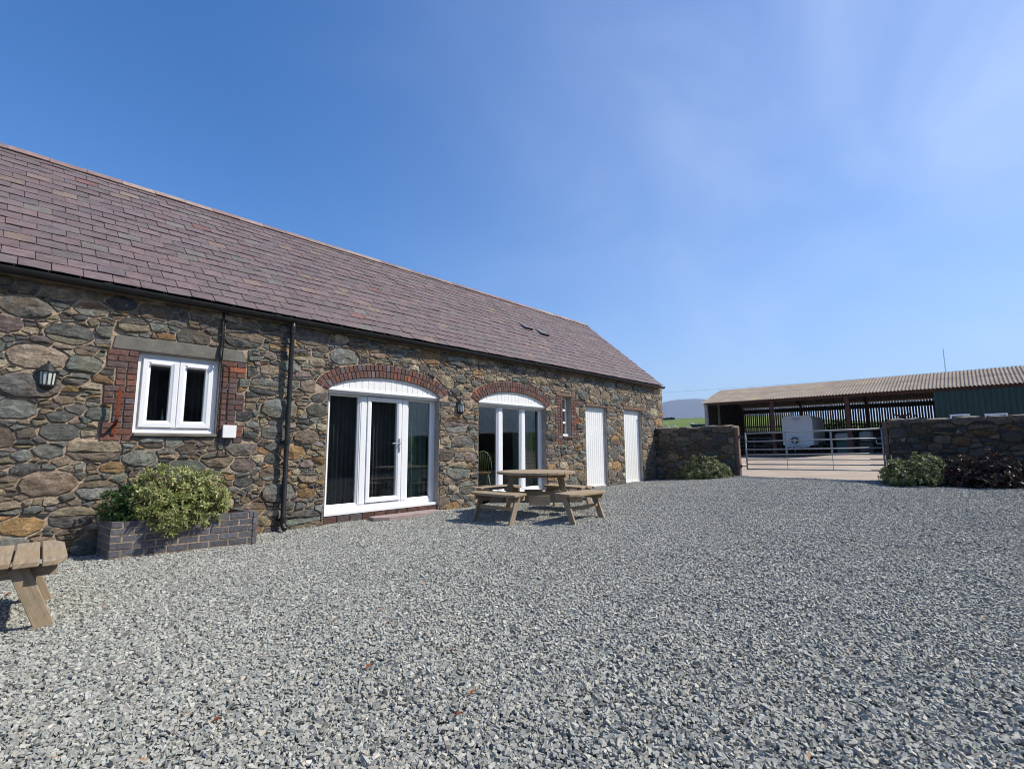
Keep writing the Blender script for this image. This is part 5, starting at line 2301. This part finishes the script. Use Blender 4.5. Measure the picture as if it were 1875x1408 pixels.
# mountain
mt = MB()
xs_ = np.linspace(3600, 6200, 34)
ys_ = np.linspace(-2500, 6500, 110)
V = []
for y in ys_:
    for x in xs_:
        cx_ = math.exp(-((x - 4750) / 650.0) ** 2)
        prof = 0.90 * math.exp(-((y - 1960) / 900.0) ** 2) + 0.42 * math.exp(-((y - 3400) / 1300.0) ** 2) + 0.30 * math.exp(-((y - 300) / 1000.0) ** 2)
        nzv = mnoise.fractal(Vector((x / 700.0, y / 700.0, 1.3)), 0.9, 2.1, 5)
        V.append((x, y, -30 + 455 * cx_ * (prof + 0.045 * nzv) + 22))
nx = len(xs_)
F = [(j * nx + i, j * nx + i + 1, (j + 1) * nx + i + 1, (j + 1) * nx + i) for j in range(len(ys_) - 1) for i in range(nx - 1)]
mt.add(V, F)
obj('mountain', mt, 'hill', smooth=True, kind='structure')

# mast and overhead line
ms = thing('radio_mast', 'thin grey lattice mast standing far behind the green end of the shed', 'mast', (150.0, -3.8, terrain(150, -3.8)))
zb = terrain(150, -3.8)
for a in range(3):
    mb = MB()
    dx, dy = 0.16 * math.cos(a * 2.094), 0.16 * math.sin(a * 2.094)
    mb.tube([(150 + dx, -3.8 + dy, zb), (150 + dx * 0.4, -3.8 + dy * 0.4, 23.2)], 0.02, 5, (0.25, 0.28, 0.33))
    obj('leg', mb, 'misc', ms)
mb = MB()
for k in range(24):
    z0 = zb + (23.0 - zb) * k / 24
    z1 = zb + (23.0 - zb) * (k + 1) / 24
    a, b = (k % 3) * 2.094, ((k + 1) % 3) * 2.094
    mb.tube([(150 + 0.13 * math.cos(a), -3.8 + 0.13 * math.sin(a), z0), (150 + 0.13 * math.cos(b), -3.8 + 0.13 * math.sin(b), z1)], 0.009, 4, (0.25, 0.28, 0.33))
obj('bracing', mb, 'misc', ms, kind='stuff')
mb = MB()
pp = []
for i in range(41):
    t = i / 40
    y = 34 - 74 * t
    pp.append((60, y, 8.6 - 0.75 * (1 - (2 * t - 1) ** 2)))
mb.tube(pp, 0.009, 5, (0.04, 0.04, 0.04))
one('overhead_cable', 'thin overhead cable crossing the sky above the shed roof', 'cable', mb, 'misc')
for yy, lab in ((34, 'wooden pole carrying the overhead cable behind the stone barn'), (-40, 'wooden pole carrying the overhead cable beyond the green shed end')):
    mb = MB()
    mb.tube([(60, yy, terrain(60, yy) - 0.5), (60, yy, 9.0)], [0.15, 0.11], 8, (0.10, 0.075, 0.055))
    mb.box(59.9, 60.1, yy - 0.5, yy + 0.5, 8.5, 8.62, (0.10, 0.075, 0.055))
    one('utility_pole', lab, 'pole', mb, 'misc', 'poles of the overhead cable')

# ------------------------------------------------------------------ the other side of the yard (mirrored in the glass)
ob_ = thing('opposite_barn', 'dark stone barn across the yard mirrored in the window panes', 'building', (6, -14, 0))
mb = MB()
mb.box(-4, 13.0, -17.0, -11.4, -0.2, 3.7)
obj('wall', mb, 'lintel', ob_)
mb = MB()
mb.prism([(-11.15, 3.62), (-11.15, 3.74), (-14.2, 6.2), (-17.25, 3.74), (-17.25, 3.62), (-14.2, 6.08)], 'x', -4.2, 13.2)
obj('roof', mb, 'lintel', ob_)
mb = MB()
for k in range(9):
    mb.box(4.0 + k * 0.28 + 0.004, 4.0 + (k + 1) * 0.28 - 0.004, -11.40, -11.33, 0.0, 2.6)
obj('door', mb, 'darkboard', ob_)
shrub('hedge', 'clipped green hedge in front of the opposite barn mirrored in the glass', 'hedge', (10, -9.5, 0.1),
      [(7.6 + k * 0.95, -9.55, 0.75, 0.62, 0.42, 0.62) for k in range(6)], 2300, 0.07, 0.035, [((0.05, 0.10, 0.02), (0.075, 0.14, 0.03)), ((0.06, 0.11, 0.025), (0.10, 0.16, 0.04))], 29, 5)

# ------------------------------------------------------------------ dead leaves on the gravel
lf = MB()
V = []
n = 6
for i in range(n + 1):
    t = i / n
    w = 0.016 * math.sin(math.pi * min(1, t * 1.05)) + 0.001
    z = 0.008 + 0.012 * math.sin(math.pi * t)
    V += [(-0.035 + 0.07 * t, -w, z + 0.010), (-0.035 + 0.07 * t, 0, z), (-0.035 + 0.07 * t, w, z + 0.012)]
F = []
for i in range(n):
    for j in range(2):
        F.append((i * 3 + j, i * 3 + 3 + j, i * 3 + 4 + j, i * 3 + 1 + j))
lf.add(V, F, (0.30, 0.085, 0.022))
lme = lf.mesh('dead_leaf')
lme.materials.append(MAT['leaf'])
SPOTS = [(124, 1042), (15, 1085), (33, 1098), (12, 1132), (699, 1115), (711, 1141), (828, 1192), (867, 1267), (842, 1307), (1449, 1065), (398, 1320), (360, 1010), (676, 1222)]
for i, (px, py) in enumerate(SPOTS):
    ray = (px - 937.5) * cr - (py - 704) * cu + 900 * fw
    t = (0.045 - CAM.z) / ray.z
    p = CAM + ray * t
    o = bpy.data.objects.new('dead_leaf', lme)
    COL.objects.link(o)
    o.location = (p.x, p.y, ground(p.x, p.y) + lumps(p.x, p.y) + 0.008)
    o.rotation_euler = (rnd.uniform(-0.3, 0.3), rnd.uniform(-0.3, 0.3), rnd.uniform(0, 6.28))
    s = rnd.uniform(0.35, 0.7)
    o.scale = (s, s, s)
    tag(o, 'small curled rust brown dead leaf lying on the grey gravel', 'dead leaf', 'dead leaves on the gravel')

# ------------------------------------------------------------------ air
hz = MB()
hz.box(-9400, 9400, -9400, 9400, -40, 620)
hm = bpy.data.materials.new('air')
hm.use_nodes = True
hn = hm.node_tree.nodes
hn.clear()
ho = hn.new('ShaderNodeOutputMaterial')
hv = hn.new('ShaderNodeVolumePrincipled')
hv.inputs['Color'].default_value = (0.52, 0.69, 1.0, 1)
hv.inputs['Density'].default_value = 1.6e-4
hm.node_tree.links.new(hv.outputs['Volume'], ho.inputs['Volume'])
HAZE = True
if HAZE:
    o = obj('haze', hz, hm, kind='stuff')
